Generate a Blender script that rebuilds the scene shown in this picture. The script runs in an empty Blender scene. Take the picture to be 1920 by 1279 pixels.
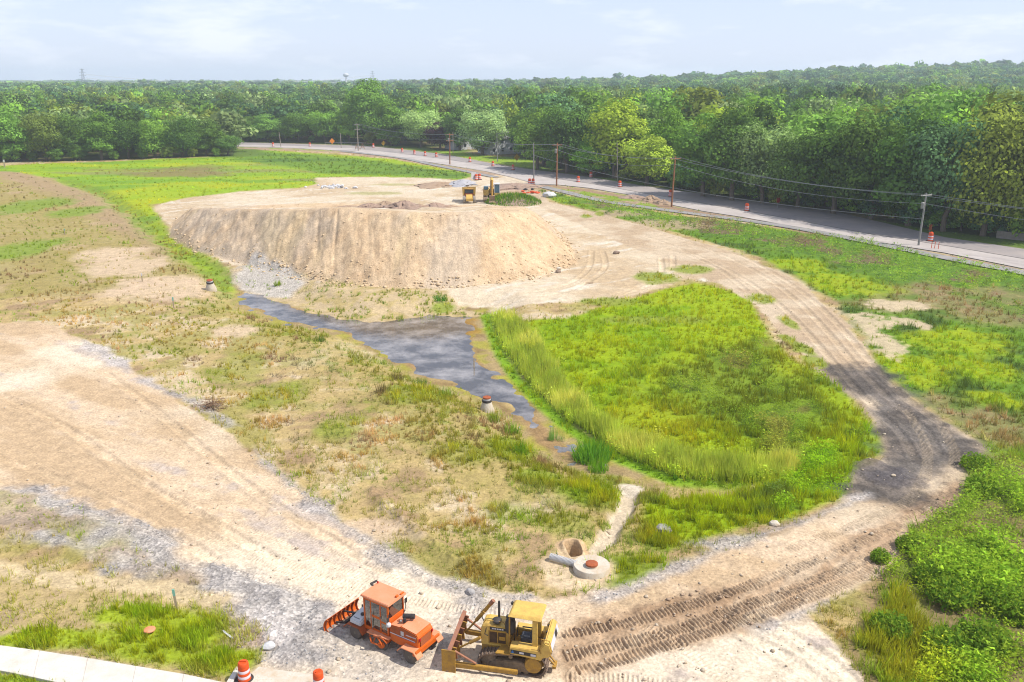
import bpy, bmesh, math, random, time
import numpy as np
from mathutils import Vector, Matrix
T00 = time.time()
random.seed(11)
RNG = np.random.default_rng(7)
f32 = np.float32
# ------------------------------------------------------------------ camera model (metres)
CF, CH = 1620.0, 25.0                      # focal length in photo pixels, camera height
CP = math.atan((639.5 - 148) / CF)         # pitch down
sP, cP = math.sin(CP), math.cos(CP)
def at(u, v, z=0.0):
    """ground point seen at photo pixel (u, v), at height z"""
    a = (u - 960) / CF; b = (639.5 - v) / CF
    t = (z - CH) / (-sP + b * cP)
    return a * t, (cP + b * sP) * t
def PX(pts, z=0.0):
    return np.array([at(u, v, z) for u, v in pts])
C = bpy.context.scene.collection
scene = bpy.context.scene
# ------------------------------------------------------------------ noise
TAB = RNG.random((256, 256)).astype(f32)
def vnoise(x, y):
    xi = np.floor(x); yi = np.floor(y)
    fx = (x - xi).astype(f32); fy = (y - yi).astype(f32)
    fx = fx * fx * (3 - 2 * fx); fy = fy * fy * (3 - 2 * fy)
    ix = xi.astype(np.int64) & 255; iy = yi.astype(np.int64) & 255
    jx = (ix + 1) & 255; jy = (iy + 1) & 255
    a = TAB[ix, iy]; b = TAB[jx, iy]; c = TAB[ix, jy]; d = TAB[jx, jy]
    return a + (b - a) * fx + (c - a) * fy + (a - b - c + d) * fx * fy
def fbm(x, y, wl, o=3, seed=0):
    """fractal noise about -1..1, wl = wavelength in metres"""
    s = np.zeros(np.shape(x), f32); amp = 1.0; tot = 0; f = 1.0 / wl
    ca, sa = math.cos(0.6), math.sin(0.6)
    for k in range(o):
        xx = (x * ca - y * sa) * f + 13.7 * seed + 5.1 * k
        yy = (x * sa + y * ca) * f + 7.3 * seed + 9.7 * k
        s += amp * (vnoise(xx, yy) - 0.5); tot += amp; amp *= 0.55; f *= 2.03
    return s * (2.6 / tot)
def sst(a, b, x):
    t = np.clip((x - a) / (b - a), 0, 1); return t * t * (3 - 2 * t)
def sdf(poly, X, Y, margin=8.0):
    """signed distance, positive inside; -margin far outside"""
    out = np.full(np.shape(X), -margin, f32)
    lo = poly.min(0) - margin; hi = poly.max(0) + margin
    m = (X > lo[0]) & (X < hi[0]) & (Y > lo[1]) & (Y < hi[1])
    if not m.any(): return out
    x = X[m]; y = Y[m]; d = np.full(x.shape, 1e9, f32); ins = np.zeros(x.shape, bool)
    n = len(poly)
    for i in range(n):
        ax, ay = poly[i]; bx, by = poly[(i + 1) % n]
        ex, ey = bx - ax, by - ay; L = ex * ex + ey * ey + 1e-12
        t = np.clip(((x - ax) * ex + (y - ay) * ey) / L, 0, 1)
        d = np.minimum(d, (x - ax - t * ex) ** 2 + (y - ay - t * ey) ** 2)
        c = ((ay > y) != (by > y))
        if abs(by - ay) > 1e-9:
            ins ^= c & (x < ex * (y - ay) / ey + ax)
    d = np.sqrt(d)
    out[m] = np.where(ins, d, -np.minimum(d, margin)); return out
def pathd(pts, X, Y, margin=4.0):
    """distance to a polyline (signed by side) and arclength along it"""
    D = np.full(np.shape(X), margin, f32); S = np.zeros(np.shape(X), f32)
    lo = pts.min(0) - margin; hi = pts.max(0) + margin
    m = (X > lo[0]) & (X < hi[0]) & (Y > lo[1]) & (Y < hi[1])
    if not m.any(): return D, S
    x = X[m]; y = Y[m]; d = np.full(x.shape, 1e9, f32); s = np.zeros(x.shape, f32); acc = 0
    for i in range(len(pts) - 1):
        ax, ay = pts[i]; bx, by = pts[i + 1]; ex, ey = bx - ax, by - ay; l = math.hypot(ex, ey)
        t = np.clip(((x - ax) * ex + (y - ay) * ey) / (l * l), 0, 1)
        q = np.sqrt((x - ax - t * ex) ** 2 + (y - ay - t * ey) ** 2)
        sg = np.sign((x - ax) * ey - (y - ay) * ex)
        k = q < np.abs(d); d = np.where(k, q * np.where(sg == 0, 1, sg), d); s = np.where(k, acc + t * l, s); acc += l
    D[m] = np.clip(d, -margin, margin); S[m] = s; return D, S
def smooth_path(pts, n=6):
    """Catmull-Rom through the points"""
    p = np.asarray(pts, float); out = []
    for i in range(len(p) - 1):
        a = p[max(i - 1, 0)]; b = p[i]; c = p[i + 1]; d = p[min(i + 2, len(p) - 1)]
        for k in range(n):
            t = k / n
            out.append(0.5 * (2 * b + (c - a) * t + (2 * a - 5 * b + 4 * c - d) * t * t + (3 * b - a - 3 * c + d) * t ** 3))
    out.append(p[-1]); return np.array(out)
# ------------------------------------------------------------------ traced plan of the site
WATER = PX([(448,540),(467,549),(500,560),(535,570),(606,588),(683,604),(729,601),(800,596),(850,591),(876,594),(886,618),(888,645),(898,672),
            (920,696),(948,722),(978,748),(1010,782),(1045,822),(1090,852),(1075,868),(1045,856),(1000,833),(987,810),(965,780),(935,757),(890,745),(850,722),
            (806,717),(767,693),(735,674),(687,645),(638,624),(574,609),(535,604),(493,588),(460,574)], -1.0)
WET = PX([(440,535),(470,543),(540,560),(610,580),(683,596),(760,594),(830,586),(880,577),(918,577),(930,615),(955,665),(990,715),(1030,752),
          (1080,790),(1140,826),(1210,862),(1290,890),(1400,898),(1440,900),(1380,914),(1300,915),(1210,912),(1150,890),(1105,888),(1060,872),(1030,856),(992,833),(980,810),(958,782),
          (930,760),(886,748),(846,726),(802,720),(763,697),(730,678),(682,650),(632,630),(570,614),(530,610),(488,592),(450,578)], -0.95)
MOUND = PX([(318,440),(335,452),(370,470),(420,486),(480,503),(560,523),(650,536),(760,541),(860,539),(950,530),(1020,516),(1080,492),(1076,468),
            (1058,445),(1035,425),(1005,405),(975,392),(930,387),(800,384),(600,381),(450,386),(350,402),(322,418)])
REED = PX([(916,578),(925,602),(945,650),(975,692),(1020,737),(1060,772),(1110,804),(1180,843),(1280,880),(1380,888),(1470,882),(1500,862),
           (1488,852),(1400,853),(1300,842),(1200,811),(1130,770),(1086,735),(1050,692),(1018,642),(986,602),(948,577)])
POND = PX([(1015,600),(1060,600),(1120,580),(1180,562),(1230,545),(1300,528),(1340,535),(1405,558),(1425,590),(1445,640),(1500,680),(1560,715),(1610,755),
           (1648,810),(1662,845),(1610,875),(1595,915),(1540,950),(1480,975),(1420,985),(1340,1012),(1290,1020),(1225,995),(1195,965),(1215,925),(1300,912),
           (1400,905),(1470,880),(1488,866),(1400,866),(1300,856),(1200,826),(1130,784),(1086,748),(1045,704),(1008,652),(975,600)])
SITE = PX([(285,385),(350,370),(450,359),(560,354),(600,345),(590,335),(700,331),(800,334),(860,338),(900,330),(935,328),(985,334),(1005,346),(985,355),(1020,378),(1080,392),
           (1200,422),(1300,452),(1390,482),(1470,517),(1530,560),(1560,600),(1510,630),(1440,600),(1400,557),(1340,528),(1290,521),(1230,543),(1180,556),(1110,566),
           (1000,572),(920,573),(870,567),(845,553),(835,545),(700,530),(600,520),(480,496),(430,500),(400,480),(340,448),(310,418)])
HAUL_R = [(1005,355),(1030,378),(1090,393),(1200,421),(1290,448),(1400,482),(1480,520),(1530,556),(1575,595),(1620,648),(1640,680),(1660,710),(1700,742),(1760,788),(1815,815),
          (1850,840),(1815,865),(1806,905),(1782,950),(1712,985),(1680,1035),(1645,1080),(1600,1112)]
HAUL_L = [(1420,1180),(1330,1030),(1440,1003),(1540,965),(1598,925),(1600,890),(1662,852),(1652,815),(1612,758),(1560,712),(1505,665),(1455,615),(1415,570),(1340,528),(1250,488),(1150,450),(1060,410),(985,375)]
HAUL = PX(HAUL_R + HAUL_L)
LOT = PX([(-160,612),(-40,608),(60,603),(110,615),(180,645),(250,690),(300,725),(370,775),(440,820),(520,885),(600,945),(680,1005),(760,1050),(840,1085),(930,1108),(1020,1120),
          (1100,1114),(1180,1097),(1240,1067),(1330,1032),(1440,1002),(1560,960),(1700,1000),(1680,1040),(1640,1085),(1560,1122),(1500,1140),(1555,1190),(1600,1240),(1640,1300),(1690,1400),
          (300,1400),(380,1330),(480,1250),(503,1215),(470,1170),(400,1115),(330,1065),(270,1015),(200,970),(100,935),(-60,915),(-300,900),(-400,700)])
GRAVEL = PX([(-160,905),(0,915),(60,915),(140,945),(210,955),(260,975),(330,1012),(400,1050),(480,1085),(560,1108),(620,1130),(660,1180),(620,1240),(560,1250),(500,1240),(490,1195),(440,1160),
             (380,1130),(300,1095),(200,1070),(120,1045),(60,1025),(0,1010),(-160,990)])
GRAVEL2 = [PX(p) for p in (
    [(140,625),(200,655),(250,690),(300,722),(330,735),(360,745),(420,770),(460,800),(430,800),(380,775),(300,735),(230,690),(170,655)],
    [(470,830),(520,870),(600,930),(690,1000),(770,1045),(850,1085),(930,1105),(1010,1120),(900,1130),(830,1110),(760,1080),(690,1035),(610,975),(530,915),(470,860)],
    [(1210,990),(1260,1010),(1330,995),(1420,985),(1480,972),(1560,945),(1625,928),(1600,950),(1530,985),(1430,1025),(1340,1060),(1250,1085),(1180,1120),(1090,1130),(1240,1060),(1300,1030)],
    [(1410,1180),(1500,1140),(1560,1118),(1620,1095),(1570,1125),(1500,1160),(1430,1195)],
    [(480,1130),(640,1140),(830,1120),(1000,1130),(870,1200),(760,1290),(520,1300),(470,1240)],
    [(430,505),(480,492),(560,515),(640,535),(600,545),(530,550),(470,545),(440,525)])]
BLACK = PX([(1560,690),(1600,690),(1650,690),(1700,738),(1760,786),(1840,838),(1815,862),(1770,890),(1690,940),(1640,930),(1600,915),(1605,890),(1660,855),(1650,815),(1610,758)])
MEADOW = PX([(-200,322),(0,312),(60,308),(200,303),(440,293),(446,279),(560,285),(660,291),(740,300),(800,310),(885,327),(880,335),(860,337),(800,333),(700,331),(590,334),(600,345),(560,353),
             (450,358),(350,370),(290,383),(310,418),(345,450),(420,500),(450,540),(420,535),(350,490),(300,455),(240,395),(180,360),(100,335),(20,322)])
UPLEFT = PX([(-300,330),(0,318),(60,330),(130,352),(200,385),(280,440),(350,490),(420,525),(400,560),(250,560),(120,555),(0,560),(-300,560)])
FIELD = PX([(1000,352),(1060,366),(1150,384),(1260,403),(1360,414),(1470,430),(1580,448),(1680,466),(1780,486),(1920,512),(2300,590),(2500,900),(2500,1400),(1700,1400),(1655,1290),(1605,1225),
            (1640,1130),(1690,1050),(1730,985),(1800,930),(1815,870),(1850,842),(1820,815),(1700,735),(1655,700),(1640,670),(1610,615),(1570,570),(1510,528),(1400,474),(1290,441),(1150,407),(1040,378)])
TALLWEED = PX([(1060,370),(1150,386),(1260,405),(1360,417),(1470,434),(1580,452),(1680,470),(1780,492),(1920,520),(2300,600),(2300,680),(1930,615),(1760,560),(1680,530),(1560,495),(1450,465),(1300,432),(1150,400)])
VERGE = PX([(1008,346),(1046,349),(1103,356),(1175,367),(1214,374),(1259,388),(1392,409),(1480,424),(1420,412),(1311,400),(1199,386),(1127,375),(1056,358)])
VERGE2 = PX([(440,276),(548,279),(657,285),(738,295),(819,308),(912,323),(955,332),(925,331),(900,327),(819,311),(751,296),(665,286),(548,281)])
LOWGREEN = PX([(-100,1085),(0,1080),(90,1100),(200,1110),(300,1115),(380,1130),(450,1170),(500,1215),(480,1250),(440,1279),(300,1262),(150,1232),(0,1212),(-100,1200)])
ROAD_NEAR = [(440,275),(548,278),(657,284),(738,294),(819,307),(912,322),(960,333),(1008,346),(1046,347),(1103,353),(1175,365),(1214,372),(1259,385),(1320,397),(1392,408),(1480,424),(1566,440),(1700,464),(1771,475),(1920,505),(2200,565)]
ROAD_MID = [(440,271.5),(548,274),(657,278),(738,287),(819,297),(900,309),(955,320),(988,327),(1056,338),(1127,348),(1199,362),(1247,370),(1357,389),(1488,413),(1629,440),(1736,456),(1920,487),(2200,540)]
ROAD_FAR = [(440,267),(548,270),(630,272.5),(684,273.5),(765,282),(840,291),(895,302),(948,312),(1008,320),(1068,327),(1139,338),(1187,346),(1240,354),(1400,375),(1559,396),(1683,425),(1771,446),(1920,468),(2200,510)]
ROAD = PX(ROAD_NEAR + ROAD_FAR[::-1])
PATH_C = PX([(990,344.5),(1010,349),(1056,360),(1127,377),(1199,388),(1295,401),(1417,417),(1523,434),(1683,466),(1771,484),(1842,498),(1930,515),(2200,575)])
PATH_L = PX([(640,284.5),(665,286.5),(751,296.5),(819,311),(900,327),(930,333)])
CHANNEL = PX([(1078,1035),(1105,1030),(1140,1000),(1160,965),(1178,925),(1180,900)])
PIT = at(1074, 1022)
SLAB = at(1109, 1068)
DITCH = PX([(448,545),(420,520),(360,485),(300,445),(250,400),(190,362),(120,338)])
SHAL = at(1050, 838, -1.0)
RIDGE = PX([(700,925),(770,990),(830,1035),(880,1062),(930,1075),(1000,1080)])
FOREST_LINE = [(-900,340),(-300,312),(0,303),(120,302),(300,297),(400,293),(438,291),(441,266),(450,264),(560,265.5),(650,268),(740,272),(800,278),(835,284),(850,276),(960,279),(990,284),(1000,308),(1040,321),(1100,327),(1180,338),(1250,349),(1330,366),(1400,374),(1500,389),(1600,405),(1750,432),(1850,443),(1920,450),(2300,505),(2900,560)]
# ------------------------------------------------------------------ terrain height
def hill(X, Y):
    r = X / np.maximum(Y, 1)
    return (25 * sst(520, 1350, Y) * sst(0.0, 0.55, r) * (.85 + .3 * vnoise(X / 260.0, Y / 300.0)) + 5 * sst(700, 1400, Y) * sst(-0.25, 0.15, r)).astype(f32)
def terrain(X, Y, fine=True):
    X = np.asarray(X, float); Y = np.asarray(Y, float)
    h = 0.22 * fbm(X, Y, 22, 2, 1)
    flat = np.maximum.reduce([sst(-3, 1, sdf(ROAD, X, Y, 12)), sst(-2, 1, sdf(LOT, X, Y)), sst(-2, 1, sdf(HAUL, X, Y))])
    for p in (PATH_C, PATH_L):
        flat = np.maximum(flat, sst(3.5, 1.8, np.abs(pathd(p, X, Y)[0])))
    h = h * (1 - flat)
    far = sst(240, 420, Y); h = h * (1 - far)
    sw = sdf(WET, X, Y, 9); wt = sdf(WATER, X, Y)
    shal = sst(9.0, 3.0, np.hypot(X - SHAL[0], Y - SHAL[1])); h = h * sst(0, -5, sw) - 0.93 * sst(-5.0, 0.0, sw + 0.5 * fbm(X, Y, 3, 2, 3)) - 0.34 * (1 - .82 * shal) * sst(-.2, 2.4, wt + 1.0 * fbm(X, Y, 2.6, 3, 61)) + 0.05 * fbm(X, Y, 1.7, 3, 62) * sst(-2, 0, sw)
    # spoil mound with a ramp falling away behind
    sm = sdf(MOUND, X, Y, 8)
    rill = fbm(X * 1.0, Y * 0.16, 2.2, 3, 4)
    sm2 = sm + 0.30 * fbm(X, Y, 5, 2, 5)
    top = 7.9 - 0.1375 * (Y - 117.6) + 0.42 * fbm(X, Y, 6, 3, 6)
    slope = 0.76 * np.maximum(sm2, 0) + (0.13 * rill + 0.42 * fbm(X, Y * 0.8, 2.0, 5, 8)) * sst(0, 2, sm) * sst(13, 9, sm)
    gl_ = np.abs(fbm(X + .12 * Y, Y * 0.10, 3.2, 2, 63)); slope = slope - 0.16 * sst(.16, .0, gl_) * sst(.5, 3, sm) * sst(12, 9, sm) * (.5 + .5 * sst(-.3, .3, fbm(X, Y * .2, 9, 2, 64)))
    k = .75
    a = np.clip(0.5 + 0.5 * (top - slope) / k, 0, 1); m = top * (1 - a) + slope * a - k * a * (1 - a)
    h = h + np.where(sm > -0.3, np.maximum(m, 0), 0)
    # reed bank
    h = h + 0.35 * sst(-0.5, 1.2, sdf(REED, X, Y, 3))
    # ditches
    d, _ = pathd(DITCH, X, Y, 4); h = h - 0.55 * sst(3, 0.3, np.abs(d)) * (1 - sst(-4, -1, sw))
    d, _ = pathd(CHANNEL, X, Y, 3); h = h - 0.5 * sst(0.9, 0.2, np.abs(d) + 0.2 * fbm(X, Y, 0.8, 2, 9)) * (1 - sst(-2, 0, sw))
    # pit beside the concrete slab
    q = np.hypot((X - PIT[0]) / .50, (Y - PIT[1]) / .48) + 0.12 * fbm(X, Y, 0.9, 2, 10)
    h = h - 1.0 * sst(1.0, 0.75, q) + 0.2 * sst(1.6, 1.1, q) * sst(0.8, 1.05, q)
    q = np.hypot(X - SLAB[0], Y - SLAB[1]); h = h * sst(1.0, 2.2, q) - 0.12 * sst(2.2, 1.0, q)
    # pushed up bank along the lot
    d, _ = pathd(RIDGE, X, Y, 3); h = h + 0.42 * np.exp(-(d / 0.55) ** 2) * (0.8 + 0.5 * fbm(X, Y, 0.7, 3, 12))
    for g in range(2):
        s = sdf(GRAVEL if g == 0 else GRAVEL2[1], X, Y, 3)
        h = h + (0.16 if g == 0 else 0.08) * sst(-0.4, 0.8, s) * (0.7 + 0.8 * fbm(X, Y, 1.3, 3, 13)) * sst(60, 40, Y)
    h = h + hill(X, Y)
    return h
def gz(x, y): return float(terrain(np.array([x]), np.array([y]))[0])
CLEATS = []   # (path, half width, depth, period)
def cl(pts, hw=0.30, A=0.05, per=0.21): CLEATS.append((smooth_path(PX(pts)), hw, A, per))
cl([(1742,955),(1640,1005),(1520,1055),(1400,1100),(1280,1138),(1160,1170),(1050,1190)], 0.34, .095)
cl([(1716,1000),(1600,1060),(1480,1108),(1360,1150),(1220,1195),(1060,1230)], 0.36, .10)
cl([(1690,1040),(1590,1090),(1460,1140),(1330,1185),(1200,1225),(1080,1262)], 0.36, .095)
cl([(1765,800),(1790,850),(1775,910),(1742,955)], .36, .09)
cl([(1700,770),(1735,830),(1735,890),(1700,940),(1600,985),(1480,1030)], .36, .08)
cl([(1190,1170),(1260,1200),(1330,1250),(1380,1300)], .3, .04); cl([(1060,1270),(1180,1275),(1330,1300)], .34, .05)
for k, o in enumerate((0, 26, 62, 84, 118, 140, 176, 205, 240)):
    cl([(60 + o * 0.6, 900 - o), (240 + o * .8, 980 - o), (400 + o * .9, 1050 - o * .98), (540 + o, 1105 - o * .88), (700 + o * .8, 1150 - o * .6)], 0.30, .028, .20)
cl([(420,1010),(560,1065),(700,1110),(860,1140),(1010,1150)], .3, .05)
cl([(20,700),(80,690),(140,684),(200,690)], .35, .03, .4)
RUTS = [smooth_path(PX(p)) for p in (
    [(1010,372),(1100,400),(1220,432),(1330,468),(1420,510),(1490,560),(1550,620),(1600,680),(1660,740),(1730,800),(1760,850)],
    [(1000,378),(1090,408),(1200,440),(1310,480),(1390,520),(1460,570),(1520,630),(1575,695),(1630,755),(1690,815),(1715,860)],
    [(1020,368),(1120,397),(1250,433),(1370,472),(1450,512),(1520,560),(1580,618),(1625,670),(1690,740),(1770,800)],
    [(985,392),(1060,430),(1150,448),(1260,470),(1340,500),(1400,545)],
    [(1110,470),(1105,500),(1070,530),(1000,548),(900,556),(850,555)],
    [(1130,470),(1135,500),(1100,530),(1040,552),(940,562)],
    [(1262,480),(1260,505),(1225,530),(1170,552),(1100,575),(1040,597)],
    [(1240,485),(1240,510),(1210,532),(1150,552)],
    [(0,740),(120,800),(260,900),(380,970),(520,1050)],[(0,860),(130,905),(270,970),(400,1050)],[(200,700),(330,800),(450,900),(600,1000),(720,1070)],
    [(1420,1160),(1500,1200),(1570,1250),(1600,1279)],[(1400,1190),(1470,1230),(1540,1279)])]
# ------------------------------------------------------------------ colours
KEXP = 1.75
def lin(c):
    c = np.asarray(c, float) / 255.0
    return np.where(c <= 0.04045, c / 12.92, ((c + 0.055) / 1.055) ** 2.4)
def S(r, g, b, k=None):
    """albedo of something that shows as this sRGB value in full sun"""
    return (lin((r, g, b)) / (k or KEXP)).astype(f32)
# ------------------------------------------------------------------ ground sheet
def build_grid():
    ys = [24.0]
    while ys[-1] < 620:
        y = ys[-1]; ys.append(y + (0.48 if y < 62 else 0.68) * (y * y + CH * CH) / (CH * 864.0))
    while ys[-1] < 5200: ys.append(ys[-1] * 1.035)
    ys = [-70, -40, -15, 5, 15, 20] + ys
    ys = np.array(ys); nx = 1500
    t = np.linspace(-1, 1, nx); t = t * (0.56 + 0.44 * t ** 4)
    half = np.maximum(ys, 10) * 0.86 + 30
    half = np.where(ys < 20, 56, half); half = np.where(ys > 900, half * 1.6, half)
    return (t[None, :] * half[:, None]), np.repeat(ys[:, None], nx, 1)
GX, GY = build_grid(); NR, NC = GX.shape
X = GX.ravel(); Y = GY.ravel()
Z = terrain(X, Y)
N1 = fbm(X, Y, 14, 3, 21); N2 = fbm(X, Y, 4, 3, 22); N3 = fbm(X, Y, 1.1, 3, 23); N4 = fbm(X, Y, 0.35, 2, 24)
NV = X.size
col = np.zeros((NV, 3), f32); veg = np.zeros(NV, f32); vh = np.full(NV, 0.3, f32); vc = np.zeros((NV, 3), f32); grv = np.zeros(NV, f32)
def paint(w, c=None, v=None, h=None, k=None, g=None):
    w = np.asarray(w, f32); m = w > 0.002; ww = w[m]
    if c is not None: col[m] += (np.broadcast_to(c, (NV, 3))[m] - col[m]) * ww[:, None]
    if k is not None: vc[m] += (np.broadcast_to(k, (NV, 3))[m] - vc[m]) * ww[:, None]
    if v is not None: veg[m] += (np.broadcast_to(v, (NV,))[m] - veg[m]) * ww
    if h is not None: vh[m] += (np.broadcast_to(h, (NV,))[m] - vh[m]) * ww
    if g is not None: grv[m] += (np.broadcast_to(g, (NV,))[m] - grv[m]) * ww
def mix(a, b, w): return a + (np.asarray(b, f32) - a) * np.clip(w, 0, 1)[:, None].astype(f32)
def full(c): return np.broadcast_to(np.asarray(c, f32), (NV, 3)).copy()
def region(poly, soft=0.6, amp=0.5, off=0.0, margin=8.0):
    return sst(-soft, soft, sdf(poly, X, Y, margin) + off + amp * N2 + 0.5 * amp * N3)
def blob(u, v, ru, rv, amp=0.5):
    """soft blotch centred on a ground spot"""
    x, y = at(u, v); rx = abs(at(u + ru, v)[0] - x); ry = abs(at(u, v - rv)[1] - at(u, v + rv)[1]) / 2
    return sst(1.15, 0.6, np.hypot((X - x) / rx, (Y - y) / ry) + amp * 0.6 * N2 + amp * 0.4 * N3)
# --- default: sparse dry ground with straw and thin grass
bare = S(228, 206, 170); straw = S(206, 180, 124); olive = S(168, 160, 80); pink = S(174, 144, 112); gr = S(150, 172, 40); yl = S(178, 190, 30); dk = S(92, 120, 40); mid = S(120, 158, 40)
c0 = mix(full(straw), bare, sst(-0.2, 0.7, N2 + 0.6 * N3)); c0 = mix(c0, pink, 0.8 * sst(0.0, 0.7, -N2 + 0.8 * fbm(X, Y, 2.2, 3, 31))); c0 = mix(c0, S(172, 164, 88), .75 * sst(0.0, .6, fbm(X, Y, 3.3, 4, 65) + .4 * N1))
k0 = mix(full(olive), S(196, 182, 128), sst(0.0, 0.7, N2)); k0 = mix(k0, S(150, 136, 108), sst(0.25, 0.7, fbm(X, Y, 5, 2, 32))); k0 = mix(k0, S(140, 165, 48), sst(0.1, 0.7, fbm(X, Y, 6, 3, 33)))
paint(np.ones(NV), c0, 0.42 + 0.5 * sst(-0.1, 0.8, N1 + 0.6 * N2 + 0.4 * N3), 0.30 + 0.12 * N2, k0)
# greener along the swale's near bank
d, _ = pathd(PX([(470,575),(600,640),(720,690),(820,745),(900,800),(980,860),(1060,905),(1160,940)]), X, Y, 12)
w = sst(7.5, 1.5, np.abs(d) + 3.0 * N2)
paint(w * 0.8, mix(full(S(190, 170, 105)), S(150, 160, 60), sst(-.2, .6, N3)), 0.8, 0.42, mix(mix(full(S(150, 165, 62)), S(120, 150, 40), sst(0, .5, N2)), S(154, 138, 108), sst(0.25, 0.6, fbm(X, Y, 3, 3, 34))))
for (u, v, ru, rv, s) in ((1110,920,80,28,1.), (1010,890,50,22,.8), (950,960,60,25,.5), (860,850,60,25,.45), (1180,1070,110,38,.9), (1050,975,55,22,.5), (640,800,50,25,.5), (520,740,60,30,.5), (450,690,60,30,.45), (780,735,70,25,.6), (960,830,45,30,.8), (1130,875,40,20,.7), (1240,1010,40,22,.9)):
    w = blob(u, v, ru, rv) * s
    paint(w, S(140, 160, 45), 0.95, 0.5, mix(mix(full(S(150, 182, 28)), S(176, 190, 35), sst(-.2, .6, N3)), S(110, 140, 45), sst(.2, .7, N2)))
# upper left bank
w = region(UPLEFT, 3, 2.5)
paint(w * 0.85, mix(full(S(176, 160, 95)), S(200, 172, 134), sst(0.1, .7, fbm(X, Y, 4, 4, 35))), 0.5 + 0.4 * sst(-.4, .4, N2 + N1), 0.4, mix(mix(full(S(152, 160, 66)), S(132, 165, 50), sst(0, .5, N2)), S(152, 138, 104), sst(0.1, .6, N1)))
d, _ = pathd(PX([(0,322),(80,345),(160,372),(250,420),(340,470)]), X, Y, 10)
paint(0.8 * sst(7, 1, np.abs(d) + 2 * N2), S(186, 158, 122), 0.4, 0.4, S(154, 138, 106))
for (u, v, ru, rv) in ((60,385,60,18), (150,395,50,12), (30,470,70,25)):
    paint(blob(u, v, ru, rv) * .8, S(135, 165, 50), 0.9, 0.4, S(128, 168, 40))
for (u, v, ru, rv) in ((230,500,90,22), (300,540,110,25), (210,475,70,14), (130,680,60,30), (700,1000,80,30), (440,620,50,15)):
    paint(blob(u, v, ru, rv) * .8, S(232, 204, 172), 0.12, 0.25, S(180, 160, 110))
# back meadow
w = region(MEADOW, 1.2, 1.0)
MX = fbm(X * 0.35, Y, 9, 4, 36)
cm = mix(full(S(165, 196, 40)), S(186, 200, 36), sst(-.1, .6, N1)); cm = mix(cm, S(140, 180, 50), sst(.05, .6, MX)); cm = mix(cm, S(160, 160, 96), 0.8 * sst(.3, .75, fbm(X * 0.4, Y, 16, 3, 37)))
paint(w, cm * 0.92, 0.85, 0.35, cm)
cd = mix(full(S(112, 150, 48)), S(86, 118, 52), sst(-.1, .6, MX))
paint(w * region(PX([(530,310),(440,300),(450,284),(560,288),(660,296),(740,306),(820,318),(880,328),(860,334),(700,328),(600,326)]), 3, 2) * 0.85, cd, 0.95, 0.6, cd)
cb = S(150, 128, 88)
paint(w * blob(330, 327, 110, 6) * .8, cb, 0.6, .4, cb); paint(w * blob(300, 318, 140, 4) * .6, cb, 0.6, .4, cb); paint(w * blob(380, 315, 60, 6) * .6, cb, .6, .4, cb)
d, _ = pathd(DITCH, X, Y, 5); w2 = sst(3.6, 0.6, np.abs(d) + 1.0 * N2) * (1 - sst(-2, 0, sdf(WATER, X, Y)))
w2 = w2 * (.25 + .75 * sst(-.45, .25, N2 + .8 * N3)); paint(w2, S(140, 160, 62), 0.75, 0.38, mix(mix(full(S(142, 170, 46)), S(112, 140, 48), sst(-.2, .5, N3)), S(160, 150, 84), sst(.1, .6, N1)))
# far ground: forest floor and lawns
paint(sst(330, 420, Y + 30 * N1), S(70, 98, 40), 0.0)
d, _ = pathd(PX(FOREST_LINE[6:]), X, Y, 14)
paint(sst(14, 6, np.abs(d)) * sst(110, 130, Y), mix(full(S(110, 135, 55)), S(150, 130, 95), sst(.1, .6, N1)), 0.35, 0.2, S(110, 145, 45))
def beyond_line(x, y):
    """True where the forest stands: past the traced forest edge"""
    dep = y * cP + CH * sP; uu = 960 + CF * x / dep; vv = 639.5 - CF * (y * sP - CH * cP) / dep
    fl = np.array(FOREST_LINE); return vv < np.interp(uu, fl[:, 0], fl[:, 1])
wf = beyond_line(X, Y).astype(f32)
paint(wf, mix(full(S(92, 104, 52)), S(128, 112, 80), sst(-.1, .6, N1)), 0.0)
LAWN = PX([(800,280),(850,285),(1000,300),(1010,318),(950,310),(895,301),(840,290)])
paint(region(LAWN, 1, 1), S(150, 178, 60), 0.3, 0.15, S(140, 175, 50))
paint(blob(1480, 384, 40, 5), S(150, 178, 70), .2, .15, S(150, 180, 50))
paint(blob(1690, 405, 120, 7), S(190, 172, 120), .1, .15, S(150, 170, 70))
# verges of the road
for p in (VERGE, VERGE2):
    paint(region(p, 1.0, 1.0, 0.8), mix(full(S(150, 172, 62)), S(190, 165, 135), sst(-.1, .5, N2)), 0.7, 0.3, mix(full(S(145, 178, 45)), S(165, 165, 80), sst(0, .5, N2)))
d, _ = pathd(PX([(1010,346),(1046,350),(1103,357),(1175,370),(1214,377),(1259,390),(1340,403),(1440,420),(1560,444),(1700,468),(1900,506)]), X, Y, 5)
paint(sst(1.9, 0.8, np.abs(d) + 0.8 * N2), S(176, 146, 118), 0.0)
d, _ = pathd(PX([(440,278),(548,281),(657,287),(738,297),(819,310),(912,325),(950,332)]), X, Y, 5)
paint(sst(2.2, 1.0, np.abs(d) + 0.8 * N2), S(190, 160, 135), 0.0)
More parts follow.
